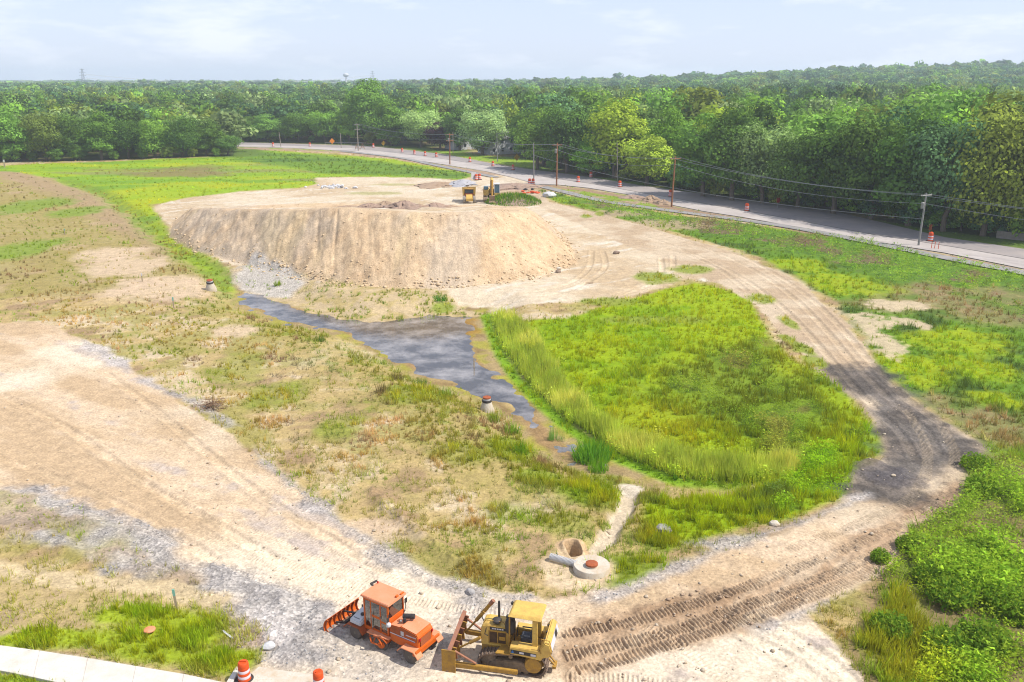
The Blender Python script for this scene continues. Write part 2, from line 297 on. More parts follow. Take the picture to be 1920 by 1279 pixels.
# right hand field
w = region(FIELD, 0.7, 0.7)
cf = mix(full(S(120, 160, 46)), S(150, 182, 38), sst(-.2, .5, N1)); cf = mix(cf, S(92, 122, 52), sst(0.05, .6, N2)); cf = mix(cf, S(150, 140, 92), 0.7 * sst(.35, .8, fbm(X, Y, 11, 3, 38)))
paint(w, cf * .85, 0.95, 0.45 + 0.2 * N2, cf)
ct = mix(mix(full(S(104, 140, 50)), S(132, 165, 50), sst(-.1, .5, N3)), S(132, 118, 86), sst(.05, .5, fbm(X, Y, 4, 3, 39)))
paint(w * region(TALLWEED, 2, 1.5), ct, 0.98, 0.95 + 0.3 * N2, ct)
cw = mix(full(S(150, 142, 92)), S(176, 150, 112), sst(-.2, .5, N3)); cw = mix(cw, S(120, 140, 60), sst(.1, .6, N2))
for (u, v, ru, rv) in ((1820,570,200,38), (1700,545,120,20), (1880,800,120,50), (1800,760,90,30), (1900,900,90,60), (1870,980,60,40), (1800,1160,50,60)):
    paint(w * blob(u, v, ru, rv) * .8, cw, 0.7, 0.5, cw)
cy = mix(full(S(178, 196, 28)), S(156, 188, 30), sst(-.3, .4, N3))
for (u, v, ru, rv) in ((1590,535,110,22), (1720,700,80,35), (1800,640,120,30), (1860,750,60,25), (1740,800,60,18), (1820,690,100,25), (1680,680,40,20), (1500,500,60,15)):
    paint(w * blob(u, v, ru, rv) * .85, cy * .9, 0.95, 0.45, cy)
for (u, v, ru, rv) in ((1610,600,50,22), (1690,575,60,12), (1640,640,40,25), (1720,610,45,14)):
    paint(w * blob(u, v, ru, rv, 1.2) * .9, S(222, 200, 165), 0.15, 0.3, S(150, 165, 60))
# big bright clumps bottom right
cg = mix(full(S(146, 174, 48)), S(122, 152, 52), sst(-.1, .5, N3)); cg = mix(cg, S(138, 172, 48), sst(.2, .6, N2))
w = sst(-1, 1, sdf(PX([(1650,1000),(1720,970),(1800,930),(1860,860),(1930,880),(2300,950),(2400,1400),(1680,1400),(1600,1230),(1640,1130)]), X, Y))
paint(w * 0.9, mix(full(S(150, 130, 90)), S(120, 135, 55), sst(-.2, .5, N2)), 0.35 + 0.65 * sst(-.15, .25, N1 * .5 + N2 * .8), 0.75 + 0.35 * N2, cg)
paint(region(PX([(1600,1215),(1640,1130),(1680,1090),(1740,1120),(1780,1200),(1760,1290),(1660,1300)]), .5, .6) * .7, S(160, 165, 60), .9, .55, S(168, 180, 40))
# meadow inside the haul road
w = region(POND, 0.5, 0.5)
cp = mix(full(S(170, 194, 24)), S(146, 180, 26), sst(-.2, .5, N2 + .4 * N3)); cp = mix(cp, S(184, 192, 40), .5 * sst(.25, .7, N1))
paint(w, cp * .9, 0.97, 0.45, cp)
wd = region(PX([(1240,690),(1330,650),(1440,640),(1500,690),(1560,730),(1600,780),(1560,810),(1480,830),(1380,815),(1290,790),(1240,740)]), 3, 2.5)
ck = mix(full(S(110, 140, 48)), S(78, 104, 44), sst(-.2, .4, N3)); ck = mix(ck, S(130, 110, 70), sst(.3, .6, N2))
paint(w * wd * .65, ck, .98, 0.75 + .3 * N2, ck)
we = region(PX([(1215,930),(1300,925),(1450,905),(1520,860),(1600,800),(1650,830),(1600,900),(1540,950),(1420,985),(1300,1015),(1220,990)]), 1, 1)
ce = mix(mix(full(S(160, 190, 26)), S(128, 168, 30), sst(-.1, .4, N2)), S(98, 124, 50), sst(.25, .6, fbm(X, Y, 3.5, 3, 40)))
paint(w * we * .9, ce * .9, .98, .6 + .2 * N2, ce)
# site soil, lot, haul road
N5 = fbm(X * 0.6 + Y * 0.5, (Y - X) * 2.2, 5, 4, 41)
cs = mix(full(S(234, 214, 184)), S(214, 188, 152), sst(-.3, .6, N1 + .6 * N2)); cs = mix(cs, S(240, 226, 204), sst(.2, .7, N5))
paint(region(SITE, .5, .8), cs, 0.0, .3)
for (u, v, ru, rv, c) in ((1000,355,60,8,(196,164,132)), (950,362,40,5,(196,164,132)), (820,346,60,5,(205,175,140)), (700,362,60,3,(180,175,110)), (740,345,50,2.5,(185,180,110)), (1250,420,90,9,(200,172,142)), (1150,402,70,6,(200,172,142))):
    paint(blob(u, v, ru, rv) * .75, S(*c))
wh = region(HAUL, .35, .35)
ch = mix(full(S(224, 202, 172)), S(206, 180, 148), sst(-.3, .5, N2))
paint(wh, ch, 0.0, .3)
wl = region(LOT, .3, .4)
N6 = fbm((X * .83 - Y * .55) * .25, (X * .55 + Y * .83) * 1.4, 4, 4, 42)
cl_ = mix(full(S(238, 210, 176)), S(218, 188, 150), sst(-.25, .35, N6 + .3 * N2)); cl_ = mix(cl_, S(250, 230, 202), sst(.1, .6, N1)); cl_ = mix(cl_, S(214, 196, 180), sst(.25, .7, -N6 + .3 * N3))
paint(wl, cl_, 0.0, .3, g=0.25)
d, _ = pathd(PX([(1100,1120),(1240,1070),(1430,1010),(1600,950)]), X, Y, 6)
# brown churned strip of the tracks
wb = region(PX([(1040,1178),(1160,1150),(1290,1115),(1420,1075),(1560,1020),(1650,975),(1740,940),(1790,900),(1810,905),(1785,950),(1715,985),(1680,1040),(1620,1085),(1540,1120),(1420,1175),(1300,1215),(1180,1250),(1060,1285)]), .5, .6)
cbk = mix(full(S(204, 172, 138)), S(180, 148, 116), sst(-.1, .5, N2 + .5 * N3)); cbk = mix(cbk, S(222, 196, 164), sst(.1, .6, N5))
paint(wb * .95, cbk, 0.0, g=.15)
# black millings
wk = region(BLACK, 1.5, 1.8, .1)
cbl = mix(full(S(118, 112, 108)), S(90, 86, 84), sst(-.2, .5, N2 + .4 * N3)); cbl = mix(cbl, S(160, 146, 134), .35 * sst(.15, .6, fbm(X, Y, 2.5, 3, 43)))
paint(wk * .92, cbl, 0, g=.5)
paint(blob(1655, 895, 60, 26, 1.3) * .7, S(98, 93, 96), 0, g=.6)
cgv = mix(full(S(200, 192, 184)), S(176, 169, 164), sst(-.3, .5, N3)); cgv = mix(cgv, S(222, 212, 204), sst(.2, .7, N2))
paint(region(GRAVEL, .6, 1.0) * (.35 + .6 * sst(-.4, .3, N2 + .7 * N6)), cgv, 0.0, g=1.0)
for i, p in enumerate(GRAVEL2):
    paint(region(p, .5, .8, -.15) * (.8 if i != 4 else .55 * sst(-.5, .4, N6 + N2)), cgv, 0.04, g=1.0)
# mound soil
sm = sdf(MOUND, X, Y, 8)
w = sst(-.5, .3, sm + .4 * N3) * sst(14.0, 10.5, sm)
NR_ = fbm(X * 1.0, Y * .14, 1.6, 4, 44)
cmn = mix(full(S(234, 204, 166)), S(214, 182, 144), sst(-.4, .9, .22 * NR_ + .7 * N3 + .6 * N2)); cmn = mix(cmn, S(212, 194, 172), .6 * sst(.1, .6, fbm(X * .9, Y * .55, 7, 4, 45))); cmn = mix(cmn, S(230, 204, 160), .5 * sst(.3, .7, fbm(X, Y * .3, 5, 3, 46)))
paint(w, cmn, 0.0, g=.2)
# wet ground and mud
sw = sdf(WET, X, Y, 5); w = sst(-.8, .4, sw + .4 * N3)
cmu = mix(full(S(184, 160, 114)), S(160, 134, 90), sst(-.2, .5, N2)); cmu = mix(cmu, S(178, 170, 72), .9 * sst(-.25, .35, fbm(X, Y, 2.0, 3, 47)))
paint(w, cmu, 0.12 * sst(.0, .5, N2), .2, S(160, 176, 40))
paint(sst(-.2, .6, sdf(WATER, X, Y)), mix(full(S(176, 144, 100)), S(196, 170, 116), sst(-.1, .6, N2)), 0.0)
w = sst(0, .8, sdf(PX([(640,600),(720,600),(800,595),(895,592),(905,625),(880,640),(820,640),(740,630)], -1.0), X, Y) + N3 * .5)
paint(w * .8, mix(full(S(176, 134, 62)), S(176, 160, 54), sst(.0, .5, N2)))
# bank between mound and water
w = region(PX([(430,505),(480,500),(600,530),(700,540),(830,548),(870,568),(915,575),(880,580),(800,592),(690,600),(560,565),(470,545)]), .5, .8)
paint(w * .9, mix(full(S(214, 190, 150)), S(200, 178, 120), sst(-.2, .5, N3)), .1 + .75 * sst(-.1, .4, N2 + .4 * N3), .35, mix(full(S(150, 172, 60)), S(120, 150, 60), sst(0, .5, N3)))
paint(region(PX([(440,510),(480,494),(540,512),(580,530),(540,545),(490,545),(455,530)]), .6, .7) * .85, S(214, 206, 196), .08, g=.8)
# spill track of sand, channel, pit
d, _ = pathd(CHANNEL, X, Y, 3); paint(sst(.75, .35, np.abs(d) + .25 * N3), S(228, 208, 178), 0.0)
paint(blob(1185, 893, 26, 10), S(236, 220, 196), 0.0)
q = np.hypot((X - PIT[0]) / .9, (Y - PIT[1]) / .8); paint(sst(1.25, .95, q + .1 * N3), S(226, 192, 150), 0.0)
q = np.hypot(X - SLAB[0] + .8, Y - SLAB[1] - .2); paint(sst(2.4, 1.7, q + .3 * N3), S(232, 206, 168), 0.05)
# reeds
w = region(REED, .25, .25)
cr = mix(full(S(156, 182, 60)), S(176, 190, 84), sst(-.1, .5, N2 + .3 * N3)); cr = mix(cr, S(148, 176, 54), .7 * sst(.1, .6, -N2))
paint(w, S(120, 140, 45), 1.0, 1.0, cr)
sdr = sdf(REED, X, Y, 3); w = sst(-1.3, -.5, sdr) * sst(.4, -.1, sdr) * sst(-1.5, 1.0, sdf(WET, X, Y, 5))
paint(w, S(140, 180, 40), .95, .4, mix(full(S(130, 180, 30)), S(160, 190, 40), sst(0, .4, N3)))
# lower left lawn
w = region(LOWGREEN, .5, .5)
paint(w * .7, mix(full(S(205, 182, 130)), S(180, 150, 122), sst(0, .6, N2)), .55, .3, mix(full(S(168, 172, 60)), S(150, 128, 96), sst(.1, .6, N1)))
for (u, v, ru, rv) in ((330,1190,140,55), (420,1235,80,35), (250,1150,90,18), (60,1200,110,22)):
    paint(w * blob(u, v, ru, rv) * .95, S(165, 185, 40), .97, .42, mix(full(S(168, 194, 28)), S(140, 178, 30), sst(-.1, .5, N3)))
d, _ = pathd(PX([(-50,1060),(80,1085),(220,1095),(330,1110),(400,1130)]), X, Y, 3); paint(.9 * sst(.9, .3, np.abs(d) + .5 * N3), S(228, 204, 162), .1)
paint(region(PX([(-200,1330),(-60,1262),(0,1262),(90,1276),(200,1310)]), .2, .2), S(140, 165, 50), 1, .2, S(150, 180, 45))
# grass on the crossing ridges along the haul road
for (u, v, ru, rv) in ((1230,520,45,12), (1150,565,70,9), (1480,640,18,18), (1510,655,14,14), (1530,680,25,14), (1300,505,40,9), (1220,600,120,10), (830,565,30,12), (1100,405,14,4), (1125,402,12,4), (1430,560,30,10), (1480,605,16,14)):
    paint(blob(u, v, ru, rv) * .9, S(150, 165, 60), .9, .45, mix(full(S(145, 172, 45)), S(170, 188, 50), sst(-.2, .4, N3)))
# road bed under the road sheets
paint(sst(-.6, .2, sdf(ROAD, X, Y, 3)), S(196, 182, 168), 0.0, g=.3)
# sidewalk and apron bed
WALK = PX([(-60,1200),(0,1212),(150,1229),(300,1256),(400,1276),(470,1292),(420,1330),(300,1312),(150,1285),(0,1258),(-60,1250)])
paint(sst(-.15, .05, sdf(WALK, X, Y, 2)), S(210, 195, 165), 0)
# relief and colour of tyre ruts and cleat prints (real relief in the sheet)
onsoil = np.clip(1 - veg * 2, 0, 1)
for p in RUTS:
    d, s = pathd(p, X, Y, 2.5); w = sst(.42, .16, np.abs(d)) * onsoil
    Z -= (0.07 * w).astype(f32); Z += (0.05 * np.exp(-((np.abs(d) - .5) / .14) ** 2) * onsoil).astype(f32)
    col *= (1 + 0.10 * (w * sst(.3, -.3, N2)))[:, None].astype(f32); m = w * .35 * sst(-.2, .4, N2) * (1 - .8 * wk); paint(m, S(208, 184, 150))
for (p, hw, A, per) in CLEATS:
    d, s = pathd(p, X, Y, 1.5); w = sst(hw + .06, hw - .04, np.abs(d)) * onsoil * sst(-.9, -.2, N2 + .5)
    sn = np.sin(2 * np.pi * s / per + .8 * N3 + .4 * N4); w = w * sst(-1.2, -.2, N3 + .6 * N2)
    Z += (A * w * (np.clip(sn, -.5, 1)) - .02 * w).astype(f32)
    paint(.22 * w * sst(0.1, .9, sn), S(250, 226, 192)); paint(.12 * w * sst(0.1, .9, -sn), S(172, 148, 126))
soft = sst(80, 40, Y)
Z += (0.035 * N4 * soft * (0.5 + grv) + 0.05 * N3 * soft * onsoil * sst(-.2, .5, wb)).astype(f32)
Z += (wb * soft * .09 * fbm(X, Y, .5, 3, 50)).astype(f32)
Z += (wk * .05 * N3 + blob(1655, 895, 60, 26, 1.3) * .22 * (.8 + .5 * N3)).astype(f32)
col = np.clip(col, .004, .9)
# ------------------------------------------------------------------ materials
def new_mat(name):
    m = bpy.data.materials.new(name); m.use_nodes = True; nt = m.node_tree
    b = nt.nodes['Principled BSDF']; b.inputs['Specular IOR Level'].default_value = 0.3
    return m, nt, b
def nd(nt, t, **kw):
    n = nt.nodes.new(t)
    for k, v in kw.items(): setattr(n, k, v)
    return n
def ground_mat():
    m, nt, b = new_mat('ground soil'); L = nt.links.new
    at_ = nd(nt, 'ShaderNodeAttribute', attribute_name='Col'); ag = nd(nt, 'ShaderNodeAttribute', attribute_name='Grv')
    geo = nd(nt, 'ShaderNodeNewGeometry')
    n1 = nd(nt, 'ShaderNodeTexNoise'); n1.inputs['Scale'].default_value = 5.5; n1.inputs['Detail'].default_value = 6; n1.inputs['Roughness'].default_value = .7
    v1 = nd(nt, 'ShaderNodeTexVoronoi'); v1.inputs['Scale'].default_value = 7.5
    v2 = nd(nt, 'ShaderNodeTexVoronoi'); v2.inputs['Scale'].default_value = 18
    for n in (n1, v1, v2): L(geo.outputs['Position'], n.inputs['Vector'])
    mr = nd(nt, 'ShaderNodeMapRange'); mr.inputs[1].default_value = .3; mr.inputs[2].default_value = .7; mr.inputs[3].default_value = .68; mr.inputs[4].default_value = 1.26
    L(n1.outputs['Fac'], mr.inputs[0])
    n3 = nd(nt, 'ShaderNodeTexNoise'); n3.inputs['Scale'].default_value = .9; n3.inputs['Detail'].default_value = 9; n3.inputs['Roughness'].default_value = .78; L(geo.outputs['Position'], n3.inputs['Vector'])
    m3 = nd(nt, 'ShaderNodeMapRange'); m3.inputs[1].default_value = .3; m3.inputs[2].default_value = .7; m3.inputs[3].default_value = .72; m3.inputs[4].default_value = 1.26; L(n3.outputs['Fac'], m3.inputs[0])
    hsv = nd(nt, 'ShaderNodeSeparateColor'); L(v1.outputs['Color'], hsv.inputs[0])
    mg = nd(nt, 'ShaderNodeMapRange'); mg.inputs[3].default_value = .66; mg.inputs[4].default_value = 1.3; L(hsv.outputs[0], mg.inputs[0])
    mm = nd(nt, 'ShaderNodeMix'); mm.inputs[2].default_value = 1.0; L(ag.outputs['Fac'], mm.inputs[0]); L(mg.outputs[0], mm.inputs[3])
    mu = nd(nt, 'ShaderNodeMath', operation='MULTIPLY'); L(mr.outputs[0], mu.inputs[0]); L(mm.outputs[0], mu.inputs[1])
    mu3 = nd(nt, 'ShaderNodeMath', operation='MULTIPLY'); L(mu.outputs[0], mu3.inputs[0]); L(m3.outputs[0], mu3.inputs[1]); mu = mu3
    vm = nd(nt, 'ShaderNodeVectorMath', operation='SCALE'); L(at_.outputs['Color'], vm.inputs[0]); L(mu.outputs[0], vm.inputs['Scale'])
    L(vm.outputs[0], b.inputs['Base Color'])
    ad = nd(nt, 'ShaderNodeMath', operation='MULTIPLY_ADD'); L(v1.outputs['Distance'], ad.inputs[0]); L(ag.outputs['Fac'], ad.inputs[1]); L(n1.outputs['Fac'], ad.inputs[2])
    bp = nd(nt, 'ShaderNodeBump'); bp.inputs['Strength'].default_value = .55; bp.inputs['Distance'].default_value = .10
    L(ad.outputs[0], bp.inputs['Height']); L(bp.outputs[0], b.inputs['Normal'])
    b.inputs['Roughness'].default_value = .95; b.inputs['Specular IOR Level'].default_value = .1
    return m
def attr_leaf_mat(name, trans=.4, obj_tint=False):
    m = bpy.data.materials.new(name); m.use_nodes = True; nt = m.node_tree; L = nt.links.new
    for n in list(nt.nodes): nt.nodes.remove(n)
    out = nd(nt, 'ShaderNodeOutputMaterial'); a = nd(nt, 'ShaderNodeAttribute', attribute_name='Col')
    c = a.outputs['Color']
    if obj_tint:
        oi = nd(nt, 'ShaderNodeObjectInfo'); mx = nd(nt, 'ShaderNodeMix', data_type='RGBA', blend_type='MULTIPLY'); mx.inputs[0].default_value = 1
        L(c, mx.inputs[6]); L(oi.outputs['Color'], mx.inputs[7]); c = mx.outputs[2]
    d = nd(nt, 'ShaderNodeBsdfDiffuse'); t = nd(nt, 'ShaderNodeBsdfTranslucent'); ms = nd(nt, 'ShaderNodeMixShader'); ms.inputs[0].default_value = trans
    L(c, d.inputs[0]); L(c, t.inputs[0]); L(d.outputs[0], ms.inputs[1]); L(t.outputs[0], ms.inputs[2]); L(ms.outputs[0], out.inputs[0])
    return m
def paint_mat(name, c, rough=.5, metal=0.0, dirt=None, amt=.4, scale=2.5, c2=None, bump=0.0, bscale=8):
    """painted or raw surface with uneven dust, wear and a little relief"""
    m, nt, b = new_mat(name); L = nt.links.new
    tc = nd(nt, 'ShaderNodeTexCoord')
    n = nd(nt, 'ShaderNodeTexNoise'); n.inputs['Scale'].default_value = scale; n.inputs['Detail'].default_value = 7; n.inputs['Roughness'].default_value = .65
    L(tc.outputs['Object'], n.inputs['Vector'])
    mr = nd(nt, 'ShaderNodeMapRange'); mr.inputs[1].default_value = .38; mr.inputs[2].default_value = .68; mr.inputs[3].default_value = 0; mr.inputs[4].default_value = amt; L(n.outputs['Fac'], mr.inputs[0])
    nf = nd(nt, 'ShaderNodeTexNoise'); nf.inputs['Scale'].default_value = scale * 7; nf.inputs['Detail'].default_value = 5; L(tc.outputs['Object'], nf.inputs['Vector'])
    mf = nd(nt, 'ShaderNodeMapRange'); mf.inputs[1].default_value = .45; mf.inputs[2].default_value = .70; mf.inputs[3].default_value = 0; mf.inputs[4].default_value = amt * .8; L(nf.outputs['Fac'], mf.inputs[0])
    mm_ = nd(nt, 'ShaderNodeMath', operation='MAXIMUM'); L(mr.outputs[0], mm_.inputs[0]); L(mf.outputs[0], mm_.inputs[1])
    mx = nd(nt, 'ShaderNodeMix', data_type='RGBA'); L(mm_.outputs[0], mx.inputs[0])
    mx.inputs[6].default_value = (*c, 1); d = dirt if dirt is not None else tuple(x * .6 for x in c); mx.inputs[7].default_value = (*d, 1)
    L(mx.outputs[2], b.inputs['Base Color']); b.inputs['Metallic'].default_value = metal
    r2 = nd(nt, 'ShaderNodeMapRange'); r2.inputs[3].default_value = max(.05, rough - .1); r2.inputs[4].default_value = min(1, rough + .25); L(n.outputs['Fac'], r2.inputs[0]); L(r2.outputs[0], b.inputs['Roughness'])
    if bump:
        n2 = nd(nt, 'ShaderNodeTexNoise'); n2.inputs['Scale'].default_value = bscale; n2.inputs['Detail'].default_value = 6; L(tc.outputs['Object'], n2.inputs['Vector'])
        bp = nd(nt, 'ShaderNodeBump'); bp.inputs['Strength'].default_value = bump; bp.inputs['Distance'].default_value = .1; L(n2.outputs['Fac'], bp.inputs['Height']); L(bp.outputs[0], b.inputs['Normal'])
    return m
def glass_mat(name, tint):
    m = bpy.data.materials.new(name); m.use_nodes = True; nt = m.node_tree; L = nt.links.new
    for n in list(nt.nodes): nt.nodes.remove(n)
    out = nd(nt, 'ShaderNodeOutputMaterial'); fr = nd(nt, 'ShaderNodeFresnel'); fr.inputs[0].default_value = 1.6
    t = nd(nt, 'ShaderNodeBsdfTransparent'); t.inputs[0].default_value = (*tint, 1); g = nd(nt, 'ShaderNodeBsdfGlossy'); g.inputs['Roughness'].default_value = .04
    mxx = nd(nt, 'ShaderNodeMath', operation='MAXIMUM'); mxx.inputs[1].default_value = .30; L(fr.outputs[0], mxx.inputs[0])
    ms = nd(nt, 'ShaderNodeMixShader'); L(mxx.outputs[0], ms.inputs[0]); L(t.outputs[0], ms.inputs[1]); L(g.outputs[0], ms.inputs[2]); L(ms.outputs[0], out.inputs[0]); return m
def water_mat():
    m = bpy.data.materials.new('shallow water'); m.use_nodes = True; nt = m.node_tree; L = nt.links.new
    for n in list(nt.nodes): nt.nodes.remove(n)
    out = nd(nt, 'ShaderNodeOutputMaterial'); fr = nd(nt, 'ShaderNodeFresnel'); fr.inputs[0].default_value = 2.25
    t = nd(nt, 'ShaderNodeBsdfTransparent'); t.inputs[0].default_value = (.84, .76, .64, 1)
    g = nd(nt, 'ShaderNodeBsdfGlossy'); g.inputs['Roughness'].default_value = .10
    geo = nd(nt, 'ShaderNodeNewGeometry'); n = nd(nt, 'ShaderNodeTexNoise'); n.inputs['Scale'].default_value = 3; n.inputs['Detail'].default_value = 4; L(geo.outputs['Position'], n.inputs['Vector'])
    bp = nd(nt, 'ShaderNodeBump'); bp.inputs['Strength'].default_value = .06; bp.inputs['Distance'].default_value = .05; L(n.outputs['Fac'], bp.inputs['Height'])
    L(bp.outputs[0], g.inputs['Normal']); L(bp.outputs[0], fr.inputs['Normal'])
    ms = nd(nt, 'ShaderNodeMixShader'); L(fr.outputs[0], ms.inputs[0]); L(g.outputs[0], ms.inputs[2])
    # suspended mud and floating scum in drifting patches
    n2 = nd(nt, 'ShaderNodeTexNoise'); n2.inputs['Scale'].default_value = .35; n2.inputs['Detail'].default_value = 8; n2.inputs['Roughness'].default_value = .68; L(geo.outputs['Position'], n2.inputs['Vector'])
    mr = nd(nt, 'ShaderNodeMapRange'); mr.inputs[1].default_value = .42; mr.inputs[2].default_value = .66; mr.inputs[3].default_value = .12; mr.inputs[4].default_value = .85; L(n2.outputs['Fac'], mr.inputs[0])
    df = nd(nt, 'ShaderNodeBsdfDiffuse'); df.inputs[0].default_value = (*[float(q) for q in S(190, 182, 176)], 1); mu = nd(nt, 'ShaderNodeMixShader'); L(mr.outputs[0], mu.inputs[0]); L(t.outputs[0], mu.inputs[1]); L(df.outputs[0], mu.inputs[2])
    L(mu.outputs[0], ms.inputs[1]); L(ms.outputs[0], out.inputs[0]); return m
DUST = tuple(S(214, 190, 156))
M = dict(
    orange=paint_mat('orange machine paint', tuple(S(252, 112, 18)), .45, 0, tuple(S(226, 138, 74)), .5, 2.2),
    orange_top=paint_mat('pale orange top paint', tuple(S(255, 160, 112)), .5, 0, tuple(S(255, 188, 150)), .5, 1.5),  # paler orange for roof, bonnet top, front fenders, step and lid
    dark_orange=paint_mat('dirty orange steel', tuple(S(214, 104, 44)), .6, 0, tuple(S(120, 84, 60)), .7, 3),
    yellow=paint_mat('yellow machine paint', tuple(S(255, 214, 108)), .5, 0, tuple(S(206, 160, 92)), .75, 2.4),
    yellow_worn=paint_mat('worn dusty yellow paint', tuple(S(214, 164, 62)), .65, 0, tuple(S(150, 116, 76)), .8, 3),
    rust=paint_mat('scoured rusty steel', tuple(S(196, 134, 96)), .6, .2, tuple(S(150, 108, 100)), .8, 3),
    steel=paint_mat('worn track steel', tuple(S(168, 146, 128)), .6, .3, tuple(S(128, 104, 84)), .8, 4, bump=.3),
    mud=paint_mat('mud caked steel', tuple(S(132, 112, 92)), .9, 0, tuple(S(186, 158, 124)), .8, 3.5, bump=.5),
    black=paint_mat('black rubber and plastic', tuple(S(52, 50, 52)), .6, 0, tuple(S(104, 96, 90)), .6, 3),
    tyre=paint_mat('dusty tyre rubber', tuple(S(112, 104, 98)), .85, 0, tuple(S(146, 130, 114)), .7, 5, bump=.2),
    rim=paint_mat('grey wheel rim', tuple(S(186, 176, 162)), .6, .1, tuple(S(130, 116, 100)), .7, 5),
    white=paint_mat('white plastic', tuple(S(236, 236, 238)), .45, 0, tuple(S(206, 200, 192)), .5, 3),
    grey=paint_mat('grey galvanised steel', tuple(S(178, 176, 172)), .5, .3, tuple(S(140, 136, 132)), .5, 3),
    concrete=paint_mat('pale concrete', tuple(S(246, 240, 230)), .9, 0, tuple(S(222, 208, 188)), .7, 1.2, bump=.12, bscale=14),
    concrete_old=paint_mat('dusty precast concrete', tuple(S(236, 228, 212)), .9, 0, tuple(S(216, 188, 152)), .8, 1.6, bump=.2),
    brick=paint_mat('rust red iron', tuple(S(196, 104, 62)), .8, 0, tuple(S(150, 84, 52)), .6, 6, bump=.3),
    road_pale=paint_mat('pale milled road', tuple(S(214, 204, 196)), .95, 0, tuple(S(180, 168, 162)), .8, .16, bump=.1),
    road_dark=paint_mat('grey asphalt', tuple(S(158, 151, 150)), .9, 0, tuple(S(196, 182, 172)), .8, .10, bump=.1),
    asphalt=paint_mat('asphalt path', tuple(S(158, 155, 152)), .9, 0, tuple(S(196, 188, 180)), .6, .3, bump=.1),
    pole_brown=paint_mat('brown timber pole', tuple(S(186, 128, 88)), .85, 0, tuple(S(150, 100, 70)), .7, 1.5),
    pole_grey=paint_mat('weathered timber pole', tuple(S(186, 174, 162)), .85, 0, tuple(S(150, 138, 126)), .7, 1.5),
    wire=paint_mat('dark cable', tuple(S(170, 172, 176)), .6),
    drum=paint_mat('orange traffic drum plastic', tuple(S(250, 96, 30)), .45, 0, tuple(S(226, 86, 40)), .5, 5),
    band=paint_mat('white reflective band', tuple(S(246, 228, 232)), .4, 0, tuple(S(230, 200, 200)), .5, 6),
    red=paint_mat('red sign face', tuple(S(214, 44, 40)), .5),
    sign_orange=paint_mat('orange sign face', tuple(S(250, 150, 30)), .5), sign_yellow=paint_mat('yellow sign face', tuple(S(244, 190, 40)), .5),
    teal=paint_mat('teal stake paint', tuple(S(120, 196, 176)), .7, 0, tuple(S(190, 200, 180)), .6, 9), stake=paint_mat('bare timber stake', tuple(S(206, 186, 156)), .85, 0, tuple(S(150, 130, 104)), .6, 8),
    soil=paint_mat('loose brown soil', tuple(S(200, 172, 144)), .95, 0, tuple(S(160, 132, 106)), .9, .9, bump=.8, bscale=2.5),
    gravel_pile=paint_mat('grey crushed stone', tuple(S(206, 204, 208)), .95, 0, tuple(S(172, 168, 170)), .9, 1.5, bump=.8, bscale=5),
    rock=paint_mat('pale broken rock', tuple(S(222, 206, 182)), .95, 0, tuple(S(190, 162, 130)), .8, 2, bump=.5),
    greyrock=paint_mat('grey crushed rock', tuple(S(206, 200, 194)), .95, 0, tuple(S(150, 150, 154)), .8, 2, bump=.4),
    bark=paint_mat('grey brown bark', tuple(S(140, 124, 106)), .95, 0, tuple(S(96, 84, 70)), .8, 3, bump=.5),
    deadwood=paint_mat('dry dead wood', tuple(S(176, 142, 110)), .95, 0, tuple(S(120, 90, 70)), .8, 4),
    siding=paint_mat('white house siding', tuple(S(236, 238, 240)), .7, 0, tuple(S(214, 216, 220)), .5, .6), roof=paint_mat('grey roof shingles', tuple(S(150, 146, 146)), .9, 0, tuple(S(120, 116, 116)), .7, 1),
    darkglass=paint_mat('dark window pane', tuple(S(70, 80, 90)), .1), lattice=paint_mat('galvanised lattice', tuple(S(150, 156, 164)), .6), tanksteel=paint_mat('white tank steel', tuple(S(240, 242, 244)), .5),
    glass=glass_mat('cab glass', (.86, .93, .88)), blueglass=paint_mat('blue cab glass', tuple(S(104, 140, 160)), .1, 0, tuple(S(70, 96, 110)), .6, 3), decal=paint_mat('black decal', tuple(S(60, 58, 62)), .4), decal_white=paint_mat('white decal stripe', tuple(S(244, 240, 246)), .4), blue=paint_mat('blue decal', tuple(S(60, 130, 210)), .4),
    seat=paint_mat('grey seat vinyl', tuple(S(96, 100, 110)), .6), leaf=attr_leaf_mat('leaves', .3, True), grass=attr_leaf_mat('grass blades', .45), forest=attr_leaf_mat('far leaves', .3), water=water_mat(), ground=ground_mat())
# ------------------------------------------------------------------ mesh helpers
def np_object(name, V, F, mat, parent=None, colors=None, smooth=False, grv=None):
    V = np.asarray(V, f32); F = np.asarray(F, np.int32); k = F.shape[1]
    me = bpy.data.meshes.new(name); me.vertices.add(len(V)); me.vertices.foreach_set('co', V.ravel())
    me.loops.add(F.size); me.loops.foreach_set('vertex_index', F.ravel())
    me.polygons.add(len(F)); me.polygons.foreach_set('loop_start', np.arange(0, F.size, k, dtype=np.int32))
    if smooth: me.polygons.foreach_set('use_smooth', np.ones(len(F), bool))
    me.update(calc_edges=True)
    if colors is not None:
        a = me.attributes.new('Col', 'FLOAT_COLOR', 'POINT'); c4 = np.ones((len(V), 4), f32); c4[:, :3] = colors; a.data.foreach_set('color', c4.ravel())
    if grv is not None:
        a = me.attributes.new('Grv', 'FLOAT', 'POINT'); a.data.foreach_set('value', np.asarray(grv, f32))
    me.materials.append(mat); o = bpy.data.objects.new(name, me); C.objects.link(o)
    if parent: o.parent = parent
    return o
